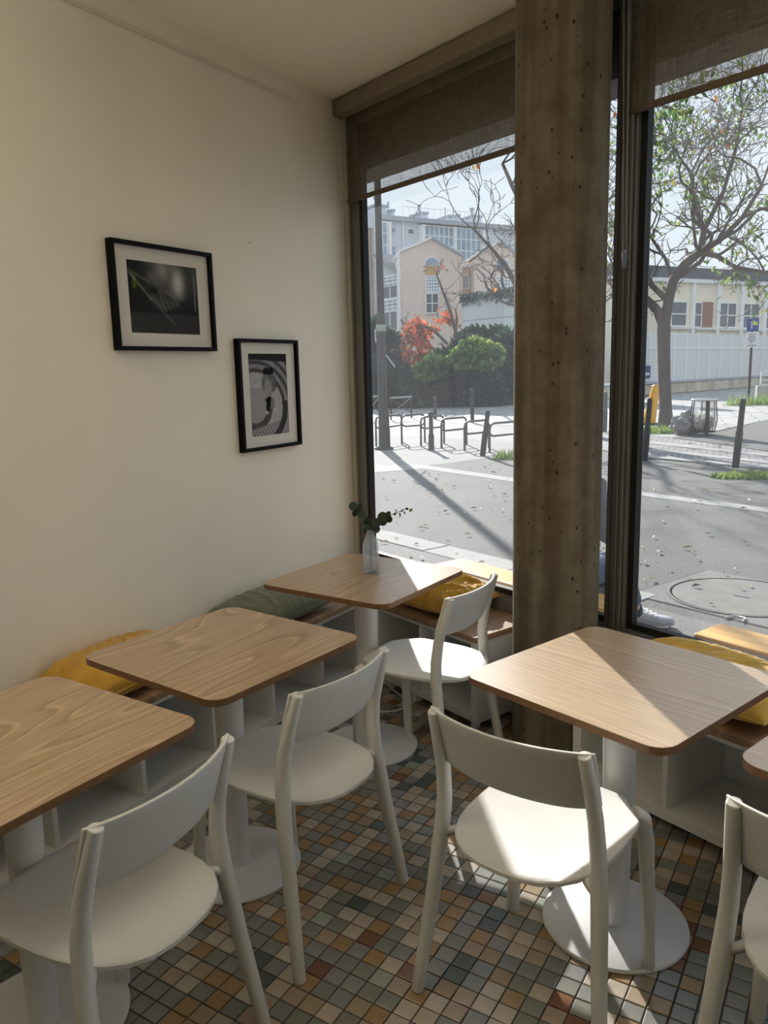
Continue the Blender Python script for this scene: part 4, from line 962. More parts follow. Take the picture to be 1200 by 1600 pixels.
def grow(mb, tips, p, d, L, r, depth, rnd, up=0.25, spread=0.75, kink=0.25, taper=0.68, sides=6, minr=0.006):
    """recursive branch made of short kinked pieces"""
    pts = [p]; k = 3; q = p; dd = d
    for i in range(k):
        dd = (dd+Vector((rnd.gauss(0, kink), rnd.gauss(0, kink), rnd.gauss(0, kink)+up*0.15))).normalized(); q = q+dd*L/k; pts.append(q)
    r1 = max(minr, r*taper)
    mb.sweep(pts, [r+(r1-r)*i/k for i in range(k+1)], sides if depth > 2 else 4, caps=False)
    if depth <= 3: tips.append((pts[1], dd, depth)); tips.append((pts[2], dd, depth))
    tips.append((q, dd, depth))
    if depth == 0: return
    nb = 2 if rnd.random() < 0.55 else 3
    for i in range(nb):
        sp_ = spread*rnd.uniform(0.6, 1.25); ax = dd.orthogonal().normalized(); ax.rotate(Matrix.Rotation(rnd.uniform(0, 6.283), 3, dd))
        nd_ = (dd*math.cos(sp_)+ax*math.sin(sp_)+Vector((0, 0, up*0.3))).normalized()
        grow(mb, tips, q if i else pts[-1], nd_, L*rnd.uniform(0.66, 0.9), r1*rnd.uniform(0.7, 0.95), depth-1, rnd, up, spread, kink, taper, sides, minr)
def tree(label, trunk_px, limbs, depth_y, seed, leaves, lmats, lsize, wts=None, rec=5, bare=0.0, group=None, minr=0.008, leafless=()):
    """trunk_px: [(px,py,radius)], limbs: [([(px,py,dy,r)...], recursion, length)]"""
    rnd = random.Random(seed); p0 = at_y(trunk_px[0][0], trunk_px[0][1], depth_y); p0.z = 0
    t = thing('street_tree', label, 'tree', (p0.x, p0.y, 0), 0, group)
    pts = [at_y(a, b, depth_y)-p0 for a, b, c in trunk_px]; pts[0].z = -0.02
    MB().sweep(pts, [c for a, b, c in trunk_px], 14).build('trunk', M['bark'], t)
    br = MB(); tips = []
    for li, (pl_, rc, L) in enumerate(limbs):
        keep = len(tips)
        q = [at_y(a, b, depth_y+dy)-p0 for a, b, dy, r in pl_]
        br.sweep(q, [r for a, b, dy, r in pl_], 10, caps=False)
        dd = (q[-1]-q[-2]).normalized(); r_end = pl_[-1][3]
        for i in range(1, len(q)):
            nb = 3 if i == len(q)-1 else 1
            for _ in range(nb):
                ax = Vector((rnd.gauss(0, 0.7), rnd.gauss(0, 0.7), rnd.gauss(0.15, 0.5)))
                grow(br, tips, q[i], ((q[i]-q[i-1]).normalized()*0.8+ax).normalized(), L*rnd.uniform(0.7, 1.1), pl_[i][3]*rnd.uniform(0.45, 0.75), rc, rnd, minr=minr)
        if li in leafless: del tips[keep+3:]
    br.build('branches', M['twig'], t, kind='stuff')
    if leaves:
        lf = MB()
        for _ in range(leaves):
            p, d, dp_ = rnd.choice(tips)
            if dp_ > 3: continue
            # leaves hang in clusters
            if noise.noise(Vector((p.x*0.8+seed, p.y*0.8, p.z*0.8))) < bare: continue
            p = p+Vector((rnd.gauss(0, 0.10), rnd.gauss(0, 0.10), rnd.gauss(-0.05, 0.10))); lf.m = rnd.choices(range(len(lmats)), wts)[0] if wts else rnd.randrange(len(lmats))
            L = lsize*rnd.uniform(0.6, 1.3)
            lf.leaf(p, Vector((rnd.gauss(0, 0.6), rnd.gauss(0, 0.6), -0.7)), Vector((rnd.gauss(0, 1), rnd.gauss(0, 1), 0.3)), L, L*0.5)
        lf.build('leaves', lmats, t, kind='stuff')
    return t
# forked tree in the right window
tree('forked street tree with sparse green leaves in the right window', [(1040, 672, 0.20), (1040, 640, 0.15), (1038, 590, 0.145), (1037, 545, 0.15), (1037, 512, 0.16), (1037, 498, 0.11)],
     [([(1036, 508, 0, 0.12), (1027, 485, 0, 0.11), (1010, 468, 0.1, 0.10), (990, 460, 0.3, 0.09), (968, 430, 0.5, 0.07)], 4, 1.2),
      ([(1038, 510, 0, 0.13), (1044, 470, 0, 0.12), (1052, 438, 0, 0.115), (1070, 413, -0.2, 0.11), (1094, 394, -0.4, 0.09)], 3, 1.0),
      ([(1094, 394, -0.4, 0.085), (1100, 360, -0.3, 0.07), (1085, 320, 0.2, 0.055), (1080, 270, 0.4, 0.04)], 6, 1.05),
      ([(1094, 394, -0.4, 0.08), (1125, 375, -0.8, 0.065), (1160, 340, -1.0, 0.05), (1190, 290, -1.2, 0.04)], 5, 1.1),
      ([(1094, 394, -0.4, 0.07), (1120, 400, -1.0, 0.055), (1150, 418, -1.5, 0.045), (1195, 425, -1.8, 0.035)], 4, 0.9),
      ([(1052, 438, 0, 0.05), (1040, 405, 0.4, 0.045), (1020, 375, 0.6, 0.035), (1010, 355, 0.6, 0.03)], 5, 0.95),
      ([(1100, 360, -0.3, 0.06), (1130, 300, 0.6, 0.05), (1150, 230, 0.8, 0.04), (1160, 170, 0.8, 0.03)], 5, 1.1)],
     19.3, 21, 5200, LT, 0.16, (5, 3, 3, 1), bare=0.10, group='street trees', minr=0.0065)
# bare tree behind the column
tree('bare street tree mostly hidden behind the concrete column', [(872, 676, 0.19), (872, 560, 0.14), (870, 500, 0.14)],
     [([(870, 505, 0, 0.12), (850, 480, 0, 0.10), (820, 470, 0.3, 0.085), (790, 415, 0.3, 0.055), (765, 385, 0.3, 0.04), (742, 360, 0.2, 0.03)], 3, 0.8),
      ([(870, 505, 0, 0.12), (862, 430, 0, 0.10), (830, 350, 0.2, 0.07), (800, 290, 0.3, 0.05), (785, 255, 0.3, 0.035)], 4, 0.9),
      ([(870, 505, 0, 0.12), (890, 430, 0, 0.10), (915, 370, -0.2, 0.07), (940, 320, -0.2, 0.05)], 5, 1.0),
      ([(862, 430, 0, 0.08), (870, 350, 0, 0.06), (880, 260, 0, 0.05)], 4, 1.1)],
     19.8, 33, 160, LR, 0.16, rec=5, bare=0.0, group='street trees', minr=0.008)
# autumn tree before the pink house
tree('small autumn tree with red and orange leaves before the pink gabled house', [(700, 640, 0.12), (704, 570, 0.09), (712, 520, 0.08)],
     [([(712, 520, 0, 0.075), (705, 490, 0, 0.065), (693, 458, 0, 0.05), (682, 428, 0, 0.035)], 2, 0.35),
      ([(706, 545, 0, 0.07), (690, 528, -0.3, 0.06), (672, 512, -0.5, 0.05), (658, 508, -0.5, 0.035)], 3, 0.5),
      ([(704, 570, 0, 0.06), (685, 548, -0.4, 0.05), (668, 540, -0.6, 0.04)], 3, 0.5),
      ([(704, 570, 0, 0.06), (685, 572, -0.5, 0.05), (655, 565, -0.8, 0.04)], 3, 0.5),
      ([(712, 520, 0, 0.06), (714, 500, 0.2, 0.05), (712, 485, 0.3, 0.03)], 2, 0.4)],
     34.5, 47, 1700, LR, 0.27, (4, 3, 2, 1), bare=-0.05, group='street trees', minr=0.012, leafless=(0,))

def grass(label, cpx, rx, ry, n, seed, h=0.16):
    P = G(*cpx); r = random.Random(seed); mb = MB()
    for _ in range(n):
        a = r.uniform(0, 6.283); k = math.sqrt(r.random()); p = Vector((rx*k*math.cos(a), ry*k*math.sin(a), 0)); mb.m = r.randrange(3)
        d = Vector((r.gauss(0, 0.35), r.gauss(0, 0.35), 1)).normalized(); L = h*r.uniform(0.5, 1.3); s = Vector((r.gauss(0, 1), r.gauss(0, 1), 0)).normalized()*0.012
        mb.add([p-s, p+s, p+d*L], [(0, 1, 2)])
    o = mb.build('grass_tuft', LG, kind='stuff'); o.location = (*P, -0.005); tag(o, label, 'grass'); return o
grass('bright green grass patch below the right bollard', (1196, 744), 0.75, 0.3, 1500, 1, 0.07)
grass('green weeds around the foot of the forked tree', (1032, 675), 0.75, 0.4, 900, 2, 0.15)
grass('small grass tuft beside the column in the left window', (802, 716), 0.35, 0.25, 300, 3)
grass('weeds at the foot of the fence plinth', (1190, 632), 1.4, 0.5, 600, 4, 0.4)
# fallen leaves scattered on the pavement
fl_ = MB(); rf = random.Random(9); FM = [mat('fallen_leaf_'+n_, c, 0.8) for n_, c in (('brown', (0.12, 0.09, 0.06)), ('pale', (0.6, 0.57, 0.5)), ('ochre', (0.45, 0.33, 0.15)))]
for _ in range(420):
    x, m_ = rf.uniform(-9, 1.5), rf.uniform(3.1, 9.5); p = xm(x, m_); fl_.m = rf.randrange(3); a = rf.uniform(0, 6.283); s = rf.uniform(0.015, 0.045)
    fl_.leaf(Vector((*p, 0.012)), Vector((math.cos(a), math.sin(a), 0.1)), Vector((0, 0, 1)), s*2, s, 0.3)
o = fl_.build('fallen_leaves', FM, kind='stuff'); tag(o, 'dry fallen leaves scattered over the pavement', 'leaves')

# ---------------------------------------------------------- buildings
class Face:
    """a facade plane through two ground points; local x runs along it, local y away from the viewer"""
    def __init__(s, a, b):
        s.o = np.array([a[0], a[1], 0.0]); d = np.array([b[0]-a[0], b[1]-a[1], 0.0]); s.u = d/np.hypot(d[0], d[1]); s.n = np.array([-s.u[1], s.u[0], 0]); s.rz = math.atan2(d[1], d[0])
    def p(s, px, py):
        r = ray(px, py); c = np.array([0, 0, H]); t = ((s.o-c)@s.n)/(r@s.n); P = c+r*t; return float((P-s.o)@s.u), float(P[2])
def far(px, d):                      # ground point in direction px at depth d
    q = at_y(px, 600, d); return (q.x, q.y)
M['house'] = mat('pink_render', (0.80, 0.64, 0.54), 0.9, var=0.06, scale=1.5)
M['grey_b'] = mat('hazed_grey_render', (0.60, 0.64, 0.69), 0.9, var=0.05, scale=1)  # pale blue of the distance haze mixed into the wall colour
M['pale_b'] = mat('pale_render', (0.80, 0.80, 0.79), 0.9, var=0.05)
M['brick_b'] = setts('red_brick', (0.42, 0.17, 0.11), (0.36, 0.14, 0.09), (0.4, 0.3, 0.25), 0.22, 0.07)
M['bglass'] = mat('building_glass', (0.26, 0.36, 0.46), 0.12, var=0.3, scale=0.6, spec=0.8)
M['dglass'] = mat('dark_window_glass', (0.08, 0.10, 0.12), 0.12, var=0.3, scale=0.8, spec=0.8)
M['zinc'] = mat('zinc_roof', (0.38, 0.41, 0.45), 0.6, var=0.1)
M['slate'] = mat('slate_roof', (0.10, 0.105, 0.12), 0.8, var=0.2, scale=3)
M['wframe'] = mat('white_window_frame', (0.86, 0.86, 0.85), 0.6)
M['beige'] = mat('beige_render', (0.88, 0.80, 0.64), 0.9, var=0.05, scale=1)
M['stone'] = mat('low_wall_stone', (0.58, 0.51, 0.40), 0.95, var=0.3, scale=1.3, bump=0.4)
M['cwall'] = mat('grey_concrete_wall', (0.66, 0.69, 0.69), 0.95, var=0.15, scale=0.5, stretch=(1, 1, 0.3))
def fwin(F, par, x0, y0, x1, y1, nx=1, ny=1, glass='bglass', frame='wframe', d=0.06, name='window'):
    (u0, z1), (u1, z0) = F.p(x0, y0), F.p(x1, y1)
    if z1 < z0: z0, z1 = z1, z0
    e = min(0.09, (u1-u0)*0.08); fr = MB()
    fr.b2(u0, u1, -d-0.05, -0.004, z0, z0+e); fr.b2(u0, u1, -d-0.05, -0.004, z1-e, z1); fr.b2(u0, u0+e, -d-0.05, -0.004, z0+e, z1-e); fr.b2(u1-e, u1, -d-0.05, -0.004, z0+e, z1-e)
    for k in range(1, nx): q = u0+(u1-u0)*k/nx; fr.b2(q-e*0.4, q+e*0.4, -d-0.04, -0.004, z0+e, z1-e)
    for k in range(1, ny): q = z0+(z1-z0)*k/ny; fr.b2(u0+e, u1-e, -d-0.035, -0.004, q-e*0.4, q+e*0.4)
    w = fr.build(name, M[frame], par)
    for i in range(nx):
        for j in range(ny):
            MB().b2(u0+(u1-u0)*i/nx+e*0.5, u0+(u1-u0)*(i+1)/nx-e*0.5, -d, -0.003, z0+(z1-z0)*j/ny+e*0.5, z0+(z1-z0)*(j+1)/ny-e*0.5).build('pane', M[glass], w)
    return w
# long grey block far behind
F = Face(far(585, 66), far(830, 74))
gb = thing('apartment_block', 'long grey apartment block with chimneys behind the gabled houses', 'building', tuple(F.o), F.rz, 'buildings across the street')
u0, zr0 = F.p(587, 338); u1, zr1 = F.p(905, 372)
zr = (F.p(600, 339)[1]+F.p(790, 364)[1])/2
MB().b2(u0, u1, 0, 10, 0, zr).build('wall', M['grey_b'], gb)
MB().b2(u0-0.3, u1+0.2, -0.35, 10.2, zr, zr+0.35).build('roof_edge', M['zinc'], gb)
def bx(F, par, x0, y0, x1, y1, dep0, dep1, mt, name, ch=0.0, zmin=None):
    a = F.p(x0, y0); b = F.p(x1, y1); z0 = b[1] if zmin is None else zmin
    return MB().b2(a[0], b[0], dep0, dep1, z0, a[1], ch).build(name, M[mt] if isinstance(mt, str) else mt, par)
for (x0, y0, x1, y1) in [(598, 318, 616, 340), (623, 326, 628, 343), (714, 335, 718, 352), (727, 334, 731, 352), (752, 335, 765, 356), (670, 330, 680, 348)]:
    c = bx(F, gb, x0, y0, x1, y1, 1.2, 3.0, 'grey_b', 'chimney')
    a = F.p(x0, y0); b = F.p(x1, y0); mu_ = (a[0]+b[0])/2; w_ = b[0]-a[0]
    MB().b2(a[0]-0.15*w_, b[0]+0.15*w_, 1.1, 3.1, a[1], a[1]+0.18).build('cap', M['zinc'], c)
    MB().lathe([(0.16*w_, a[1]+0.18), (0.16*w_, a[1]+0.7), (0.25*w_, a[1]+0.75), (0.25*w_, a[1]+0.9)], 10, mu_, 2.0).build('pot', M['zinc'], c)
bx(F, gb, 650, 334, 677, 347, 1.5, 5, 'zinc', 'roof_hut'); bx(F, gb, 728, 344, 765, 356, 3, 6, 'grey_b', 'roof_hut')
rl_ = MB()
for k in range(40):
    a = F.p(632, 342)[0]+k*0.62; rl_.b2(a, a+0.03, 0.3, 0.33, zr+0.35, zr+1.3)
rl_.b2(F.p(632, 342)[0], F.p(632, 342)[0]+25, 0.3, 0.33, zr+1.25, zr+1.3); rl_.build('roof_railing', M['wframe'], gb)
fwin(F, gb, 585, 346, 604, 402, 2, 3, d=0.3); fwin(F, gb, 659, 352, 705, 388, 6, 2, d=0.35); fwin(F, gb, 708, 356, 748, 430, 5, 4, d=0.35)
fwin(F, gb, 636, 357, 646, 367, 1, 1, 'dglass'); fwin(F, gb, 610, 355, 618, 365, 1, 1, 'bglass'); fwin(F, gb, 610, 384, 618, 400, 1, 2, 'bglass'); fwin(F, gb, 785, 378, 798, 392, 2, 1, 'bglass'); fwin(F, gb, 800, 375, 830, 400, 4, 1)
bx(F, gb, 604, 348, 608, 402, -0.5, 0, 'pale_b', 'pier'); bx(F, gb, 654, 352, 659, 392, -0.6, 0, 'pale_b', 'pier'); bx(F, gb, 704, 356, 708, 420, -0.6, 0, 'pale_b', 'pier'); bx(F, gb, 748, 362, 753, 430, -0.6, 0, 'pale_b', 'pier')
bx(F, gb, 596, 400, 609, 409, -0.9, 0, 'zinc', 'balcony'); bx(F, gb, 651, 350, 752, 354, -0.8, 0, 'zinc', 'canopy')
MB().lathe([(0.07, 0), (0.07, zr)], 8, F.p(629, 360)[0], -0.1).build('rain_pipe', M['pale_b'], gb)
# brick and pale tower at the left edge
F = Face(far(566, 58), far(592, 60))
tw_ = thing('brick_tower', 'narrow red brick and pale tower block at the left window edge', 'building', tuple(F.o), F.rz, 'buildings across the street')
a = F.p(560, 352); b = F.p(584, 352); MB().b2(a[0]-3, b[0]-0.2, 0, 6, 0, a[1]).build('wall', M['brick_b'], tw_)
a2 = F.p(583, 335); b2_ = F.p(589, 335); MB().b2(a2[0]-0.19, b2_[0], -0.2, 6, 0, a2[1]).build('corner_pier', M['pale_b'], tw_)
MB().b2(a[0]-3, a2[0]-0.2, -0.1, 6, a[1], F.p(575, 331)[1]).build('attic', M['grey_b'], tw_)
MB().b2(a2[0]-2.0, a2[0]+0.1, 1, 3, F.p(575, 331)[1], F.p(575, 312)[1]).build('chimney', M['grey_b'], tw_)
# pink gabled houses
def gable(label, xl, xr, xa, ye_l, ye_r, ya, dl, dr, windows):
    F = Face(far(xl, dl), far(xr, dr))
    h = thing('gabled_house', label, 'house', tuple(F.o), F.rz, 'buildings across the street')
    L, zl = F.p(xl, ye_l); R__, z2 = F.p(xr, ye_r); A_, za = F.p(xa, ya); ze = (zl+z2)/2
    MB().vprism([(L, 0), (R__, 0), (R__, z2), (A_, za), (L, zl)], 0, 3).build('wall', M['house'], h)
    for (p, q) in (((L, zl), (A_, za)), ((A_, za), (R__, z2))):
        MB().vprism([(p[0]-0.05, p[1]), (q[0]+0.02, q[1]), (q[0]+0.02, q[1]+0.13), (p[0]-0.05, p[1]+0.13)], -0.12, 3.1).build('roof_slope', M['wframe'] if p[0] == L else M['zinc'], h)  # left slope white: its sunlit edge is put into the colour
    return F, h
def arch(F, h, x0, x1, ytop, ybot):
    (u0, zb), (u1, _) = F.p(x0, ybot), F.p(x1, ybot); zt = F.p((x0+x1)/2, ytop)[1]; c = (u0+u1)/2; r = (u1-u0)/2
    pts = [(c+r*math.cos(a), zb+(zt-zb)*math.sin(a)) for a in [math.pi*k/12 for k in range(13)]]
    pts2 = [(c+r*1.22*math.cos(a), zb-0.05+(zt-zb)*1.22*math.sin(a)) for a in [math.pi*k/12 for k in range(13)]]
    w = MB().vprism(pts2[::-1], -0.06, -0.002).build('arched_window', M['wframe'], h); MB().vprism(pts[::-1], -0.09, -0.061).build('pane', M['bglass'], w)
F, h = gable('pink gabled house with arched window, middle of the left window', 625, 722, 675, 395, 401, 373, 46, 46.3, None)
arch(F, h, 664, 685, 403, 414)
bx(F, h, 664, 415, 685, 430, -0.05, 0, mat('ochre_panel', (0.6, 0.38, 0.17), 0.8), 'spandrel')
fwin(F, h, 664, 431, 687, 457, 5, 5); fwin(F, h, 664, 458, 686, 490, 2, 2, 'dglass')
MB().b2(F.p(622, 500)[0], F.p(626, 500)[0], -0.15, 0.1, 0, F.p(625, 397)[1]).build('corner_strip', M['wframe'], h)
F, h = gable('second pink gabled house, partly behind the concrete column', 741, 822, 781, 402, 408, 379, 46, 46.3, None)
arch(F, h, 775, 795, 405, 420); fwin(F, h, 776, 432, 798, 452, 4, 4)
F = Face(far(720, 47.2), far(743, 47.3))
lk = thing('link_building', 'low link between the two gabled houses with a striped window', 'building', tuple(F.o), F.rz, 'buildings across the street')
a, b = F.p(716, 417), F.p(745, 417); MB().b2(a[0]+0.2, b[0]-0.2, 0, 1.8, 0, a[1]).build('wall', M['house'], lk)
bx(F, lk, 720, 414, 743, 418, -0.2, 0.2, 'wframe', 'parapet'); fwin(F, lk, 722, 430, 742, 452, 2, 6)
# small pale green house left
F = Face(far(590, 50), far(627, 48))
sh = thing('sloped_house', 'pale house with sloping roof and gridded windows behind the lamp post', 'house', tuple(F.o), F.rz, 'buildings across the street')
L, z1 = F.p(588, 400); R__, z2 = F.p(627, 430)
M['sage_b'] = mat('sage_render', (0.56, 0.63, 0.61), 0.9, var=0.05)
MB().vprism([(L, 0), (R__, 0), (R__, z2), (L, z1)], 0, 5).build('wall', M['sage_b'], sh)
MB().vprism([(L, z1), (R__+0.15, z2-0.05), (R__+0.15, z2+0.1), (L, z1+0.15)], -0.3, 5).build('roof_slope', M['kerb'], sh)
for (y0, y1, nx, ny) in ((433, 446, 3, 3), (448, 466, 2, 1), (469, 485, 3, 3), (487, 517, 2, 1), (519, 548, 3, 3)): fwin(F, sh, 599, y0, 624, y1, nx, ny, 'dglass' if ny == 1 else 'bglass')
# concrete wall with hanging creeper
F = Face(far(722, 44), far(830, 40))
cw = thing('concrete_wall', 'tall grey concrete wall with creeper on top behind the hedge', 'wall', tuple(F.o), F.rz, 'buildings across the street')
(u0, zt0), (u1, zt1) = F.p(722, 459), F.p(935, 440)
zt0 = F.p(760, 457)[1]; L4 = (zt0)/4; nC = 4
for k in range(nC):
    for i in range(3):
        MB().b2(u0+(u1-u0)*i/3+0.01, u0+(u1-u0)*(i+1)/3-0.01, 0, 0.4, L4*k+0.012, L4*(k+1)-0.012, 0.02).build('wall_panel', M['cwall'], cw)
MB().b2(u0+0.02, u1-0.02, 0.05, 0.38, 0.02, zt0-0.03).build('joint_fill', M['zinc'], cw)
cv = MB(); rv = random.Random(4)
for _ in range(900):
    u = rv.uniform(u0, u1); zz = zt0+0.15-abs(rv.gauss(0, 0.22)); cv.m = rv.randrange(3); L = rv.uniform(0.12, 0.3)
    cv.leaf(Vector((u, rv.uniform(-0.15, -0.02), zz)), Vector((rv.gauss(0, 0.5), -0.4, -1)), Vector((rv.gauss(0, 1), 1, 0)), L, L*0.6)
cv.build('creeper', [LD[2], leafm('dry_creeper', (0.34, 0.37, 0.34)), LD[1]], cw, kind='stuff')
# low beige building in the right window
F = Face(far(990, 47), far(1215, 53))
bb_ = thing('school_building', 'low beige building with white pilasters and dark roof in the right window', 'building', tuple(F.o), F.rz, 'buildings across the street')
(u0, zt0), (u1, zt1) = F.p(940, 437), F.p(1300, 452); zt0 = (F.p(1040, 439)[1]+F.p(1180, 448)[1])/2
MB().b2(u0, u1+4, 0, 9, 0, zt0).build('wall', M['beige'], bb_)
MB().b2(u0-0.2, u1+4, -0.25, 9.2, zt0, zt0+0.22).build('cornice', M['pale_b'], bb_)
MB().vprism([(u0, zt0+0.22), (u1+4, zt0+0.22), (u1+4, zt0+0.9), (u0, zt0+0.9)], 0.6, 8).build('roof', M['slate'], bb_)
zr1_ = F.p(1100, 408)[1]
MB().vprism([(u0+1, zt0+0.9), (u1+4, zt0+0.9), (u1+4, zr1_), (u0+1.5, zr1_)], 2.5, 7).build('roof_ridge', M['slate'], bb_)
for (x0, x1, y0, y1) in ((1012, 1022, 410, 425), (1024, 1044, 414, 425)): bx(F, bb_, x0, y0, x1, y1, 2, 3, 'zinc', 'chimney', zmin=zr1_-0.5)
for x in (1039, 1080, 1119, 1156, 1192, 1228):
    a = F.p(x-2.4, 500); b = F.p(x+2.4, 500); MB().b2(a[0], b[0], -0.18, 0, 0, zt0-0.01).build('pilaster', M['wframe'], bb_)
for (x0, x1) in ((1047, 1076), (1083, 1116), (1122, 1153), (1158, 1189), (1195, 1225)):
    k = (x0-1047)*0.028
    if x0 == 1083:
        fwin(F, bb_, x0, 471+k, 1094, 511+k, 1, 2, 'dglass'); bx(F, bb_, 1095, 471+k, 1111, 510+k, -0.1, 0, mat('brown_shutter', (0.32, 0.16, 0.10), 0.7), 'shutter')
    else: fwin(F, bb_, x0, 470+k, x1-5, 511+k, 2 if x0 > 1047 else 1, 2, 'dglass')
    bx(F, bb_, x0, 512+k, x1, 514.5+k, -0.3, 0, 'pale_b', 'sill')
# fence of pale panels on a low stone wall
F = Face(G(1000, 619), G(1182, 604))
fc = thing('panel_fence', 'long fence of pale translucent panels on a low stone wall, right window', 'fence', tuple(F.o), F.rz)
u0 = F.p(930, 620)[0]; u1 = F.p(1186, 604)[0]
zs = (F.p(1005, 597)[1]+F.p(1100, 592)[1])/2; zf = (F.p(1060, 522)[1]+F.p(1150, 521)[1])/2
ns = 12
for k in range(ns):
    a = u0+(u1+3-u0)*k/ns; b = u0+(u1+3-u0)*(k+1)/ns
    MB().b2(a+0.02, b-0.02, random.uniform(-0.02, 0.02), 0.5, 0, zs-0.12, 0.03).build('wall_stone', M['stone'], fc)
    MB().b2(a+0.01, b-0.01, -0.07, 0.55, zs-0.12, zs, 0.02).build('coping', M['zinc'], fc)
mfp, ntf, bf = base('fence_sheet', (0.80, 0.80, 0.77), 0.5); bf.inputs['Alpha'].default_value = 0.82
wv = nd(ntf, 'TexWave'); wv.inputs['Scale'].default_value = 9; tcf = nd(ntf, 'TexCoord'); ntf.links.new(tcf.outputs['Object'], wv.inputs['Vector']); bpf = nd(ntf, 'Bump'); bpf.inputs['Strength'].default_value = 0.4; ntf.links.new(wv.outputs['Fac'], bpf.inputs['Height']); ntf.links.new(bpf.outputs[0], bf.inputs['Normal'])
xs = [1000, 1018, 1036, 1055, 1074, 1092, 1110, 1127, 1144, 1160, 1176, 1193, 1210]
us = [F.p(x, 560)[0] for x in xs]
for a, b in zip(us[:-1], us[1:]):
    MB().b2(a+0.03, b-0.03, 0.10, 0.13, zs+0.01, zf).build('fence_panel', mfp, fc)
for a in us: MB().b2(a-0.05, a+0.05, 0.05, 0.19, zs, zf+0.02).build('fence_post', M['wframe'], fc)
MB().b2(us[0], us[-1], 0.06, 0.095, zs+(zf-zs)*0.66, zs+(zf-zs)*0.66+0.06).build('fence_rail', M['wframe'], fc)
P = F.p(1008, 585)
bp2 = thing('blue_plate', 'small dark blue sign plate on the fence at the black window gasket', 'sign', (F.o[0]+F.u[0]*P[0], F.o[1]+F.u[1]*P[0], P[1]-0.2), F.rz)
MB().b2(-0.35, 0.30, -0.12, -0.08, 0, 0.62).build('plate', mat('plate_blue', (0.02, 0.05, 0.16), 0.4), bp2); MB().b2(-0.2, 0.18, -0.13, -0.121, 0.16, 0.28).build('white_bar', M['swhite'], bp2)

# ---------------------------------------------------------- person on the outdoor bench
ps_ = thing('person', 'person in navy jacket and jeans sitting outside, mostly hidden by column and mullion', 'person', (*xm(-2.47, 3.0), 0), XYAW)
skin_m = mat('skin', (0.55, 0.34, 0.25), 0.55, var=0.05); denim = mat('blue_denim', (0.06, 0.12, 0.20), 0.85, var=0.25, scale=120, bump=0.2)
navy = mat('navy_jacket', (0.025, 0.035, 0.06), 0.75, var=0.15, scale=30); shoem = mat('grey_sneaker', (0.42, 0.42, 0.46), 0.7, var=0.1, scale=60); hairm = mat('dark_hair', (0.02, 0.014, 0.01), 0.6, var=0.3, scale=80); shirtm = mat('pale_shirt', (0.55, 0.54, 0.48), 0.85)
def figure(name, verts, edges, rad, mt, sub=2, root=0):
    me = bpy.data.meshes.new(name); me.from_pydata(verts, edges, []); me.materials.append(mt)
    o = bpy.data.objects.new(name, me); COL.objects.link(o); o.parent = ps_
    sk = o.modifiers.new('skin', 'SKIN'); sk.use_smooth_shade = True
    for i, r in enumerate(rad):
        q = me.skin_vertices[0].data[i]; q.radius = r if isinstance(r, tuple) else (r, r); q.use_root = (i == root)
    sb = o.modifiers.new('smooth', 'SUBSURF'); sb.levels = sub; sb.render_levels = sub; return o
# local frame: x along the bench, y towards the street, z up. The person looks at the street (+y)
B = [(0, 0.02, 0.55), (0, -0.01, 0.70), (0, -0.02, 0.86), (0, 0.0, 1.00), (0, 0.02, 1.10), (0, 0.05, 1.19), (0, 0.06, 1.28),
     (0.165, 0.0, 0.98), (0.195, -0.02, 0.80), (0.17, 0.20, 0.70), (0.12, 0.30, 0.66),
     (-0.165, 0.0, 0.98), (-0.195, -0.02, 0.80), (-0.17, 0.20, 0.70), (-0.12, 0.30, 0.66),
     (0.08, 0.04, 0.53), (-0.02, 0.46, 0.50), (-0.16, 0.76, 0.28), (-0.215, 0.91, 0.10),
     (-0.10, 0.04, 0.53), (-0.18, 0.46, 0.50), (-0.19, 0.52, 0.28), (-0.20, 0.58, 0.10)]
Eb = [(0, 1), (1, 2), (2, 3), (3, 4), (4, 5), (5, 6), (3, 7), (7, 8), (8, 9), (9, 10), (3, 11), (11, 12), (12, 13), (13, 14), (0, 15), (15, 16), (16, 17), (17, 18), (0, 19), (19, 20), (20, 21), (21, 22)]
Rb = [0.12, 0.12, 0.13, 0.11, 0.05, 0.055, 0.05, 0.055, 0.042, 0.036, 0.028, 0.055, 0.042, 0.036, 0.028, 0.085, 0.06, 0.05, 0.038, 0.085, 0.06, 0.05, 0.038]
figure('body', B, Eb, Rb, skin_m)
figure('jacket', [(0, -0.005, 0.66), (0, -0.02, 0.86), (0, 0.0, 1.0), (0, 0.015, 1.07), (0.165, 0.0, 0.985), (0.20, -0.02, 0.80), (0.175, 0.18, 0.71), (-0.165, 0.0, 0.985), (-0.20, -0.02, 0.80), (-0.175, 0.18, 0.71)], [(0, 1), (1, 2), (2, 3), (2, 4), (4, 5), (5, 6), (2, 7), (7, 8), (8, 9)], [(0.15, 0.13), (0.155, 0.135), (0.13, 0.115), 0.075, 0.07, 0.056, 0.05, 0.07, 0.056, 0.05], navy)
figure('shirt', [(0, 0.0, 0.52), (0, 0.0, 0.66)], [(0, 1)], [(0.165, 0.14), (0.158, 0.135)], shirtm)
figure('trousers', [(0, 0.02, 0.545), (0.08, 0.04, 0.545), (-0.02, 0.46, 0.505), (-0.16, 0.75, 0.29), (-0.205, 0.88, 0.15), (-0.10, 0.04, 0.545), (-0.18, 0.46, 0.505), (-0.19, 0.52, 0.28), (-0.195, 0.57, 0.14)], [(0, 1), (1, 2), (2, 3), (3, 4), (0, 5), (5, 6), (6, 7), (7, 8)], [0.095, 0.09, 0.075, 0.062, 0.058, 0.09, 0.075, 0.062, 0.058], denim)
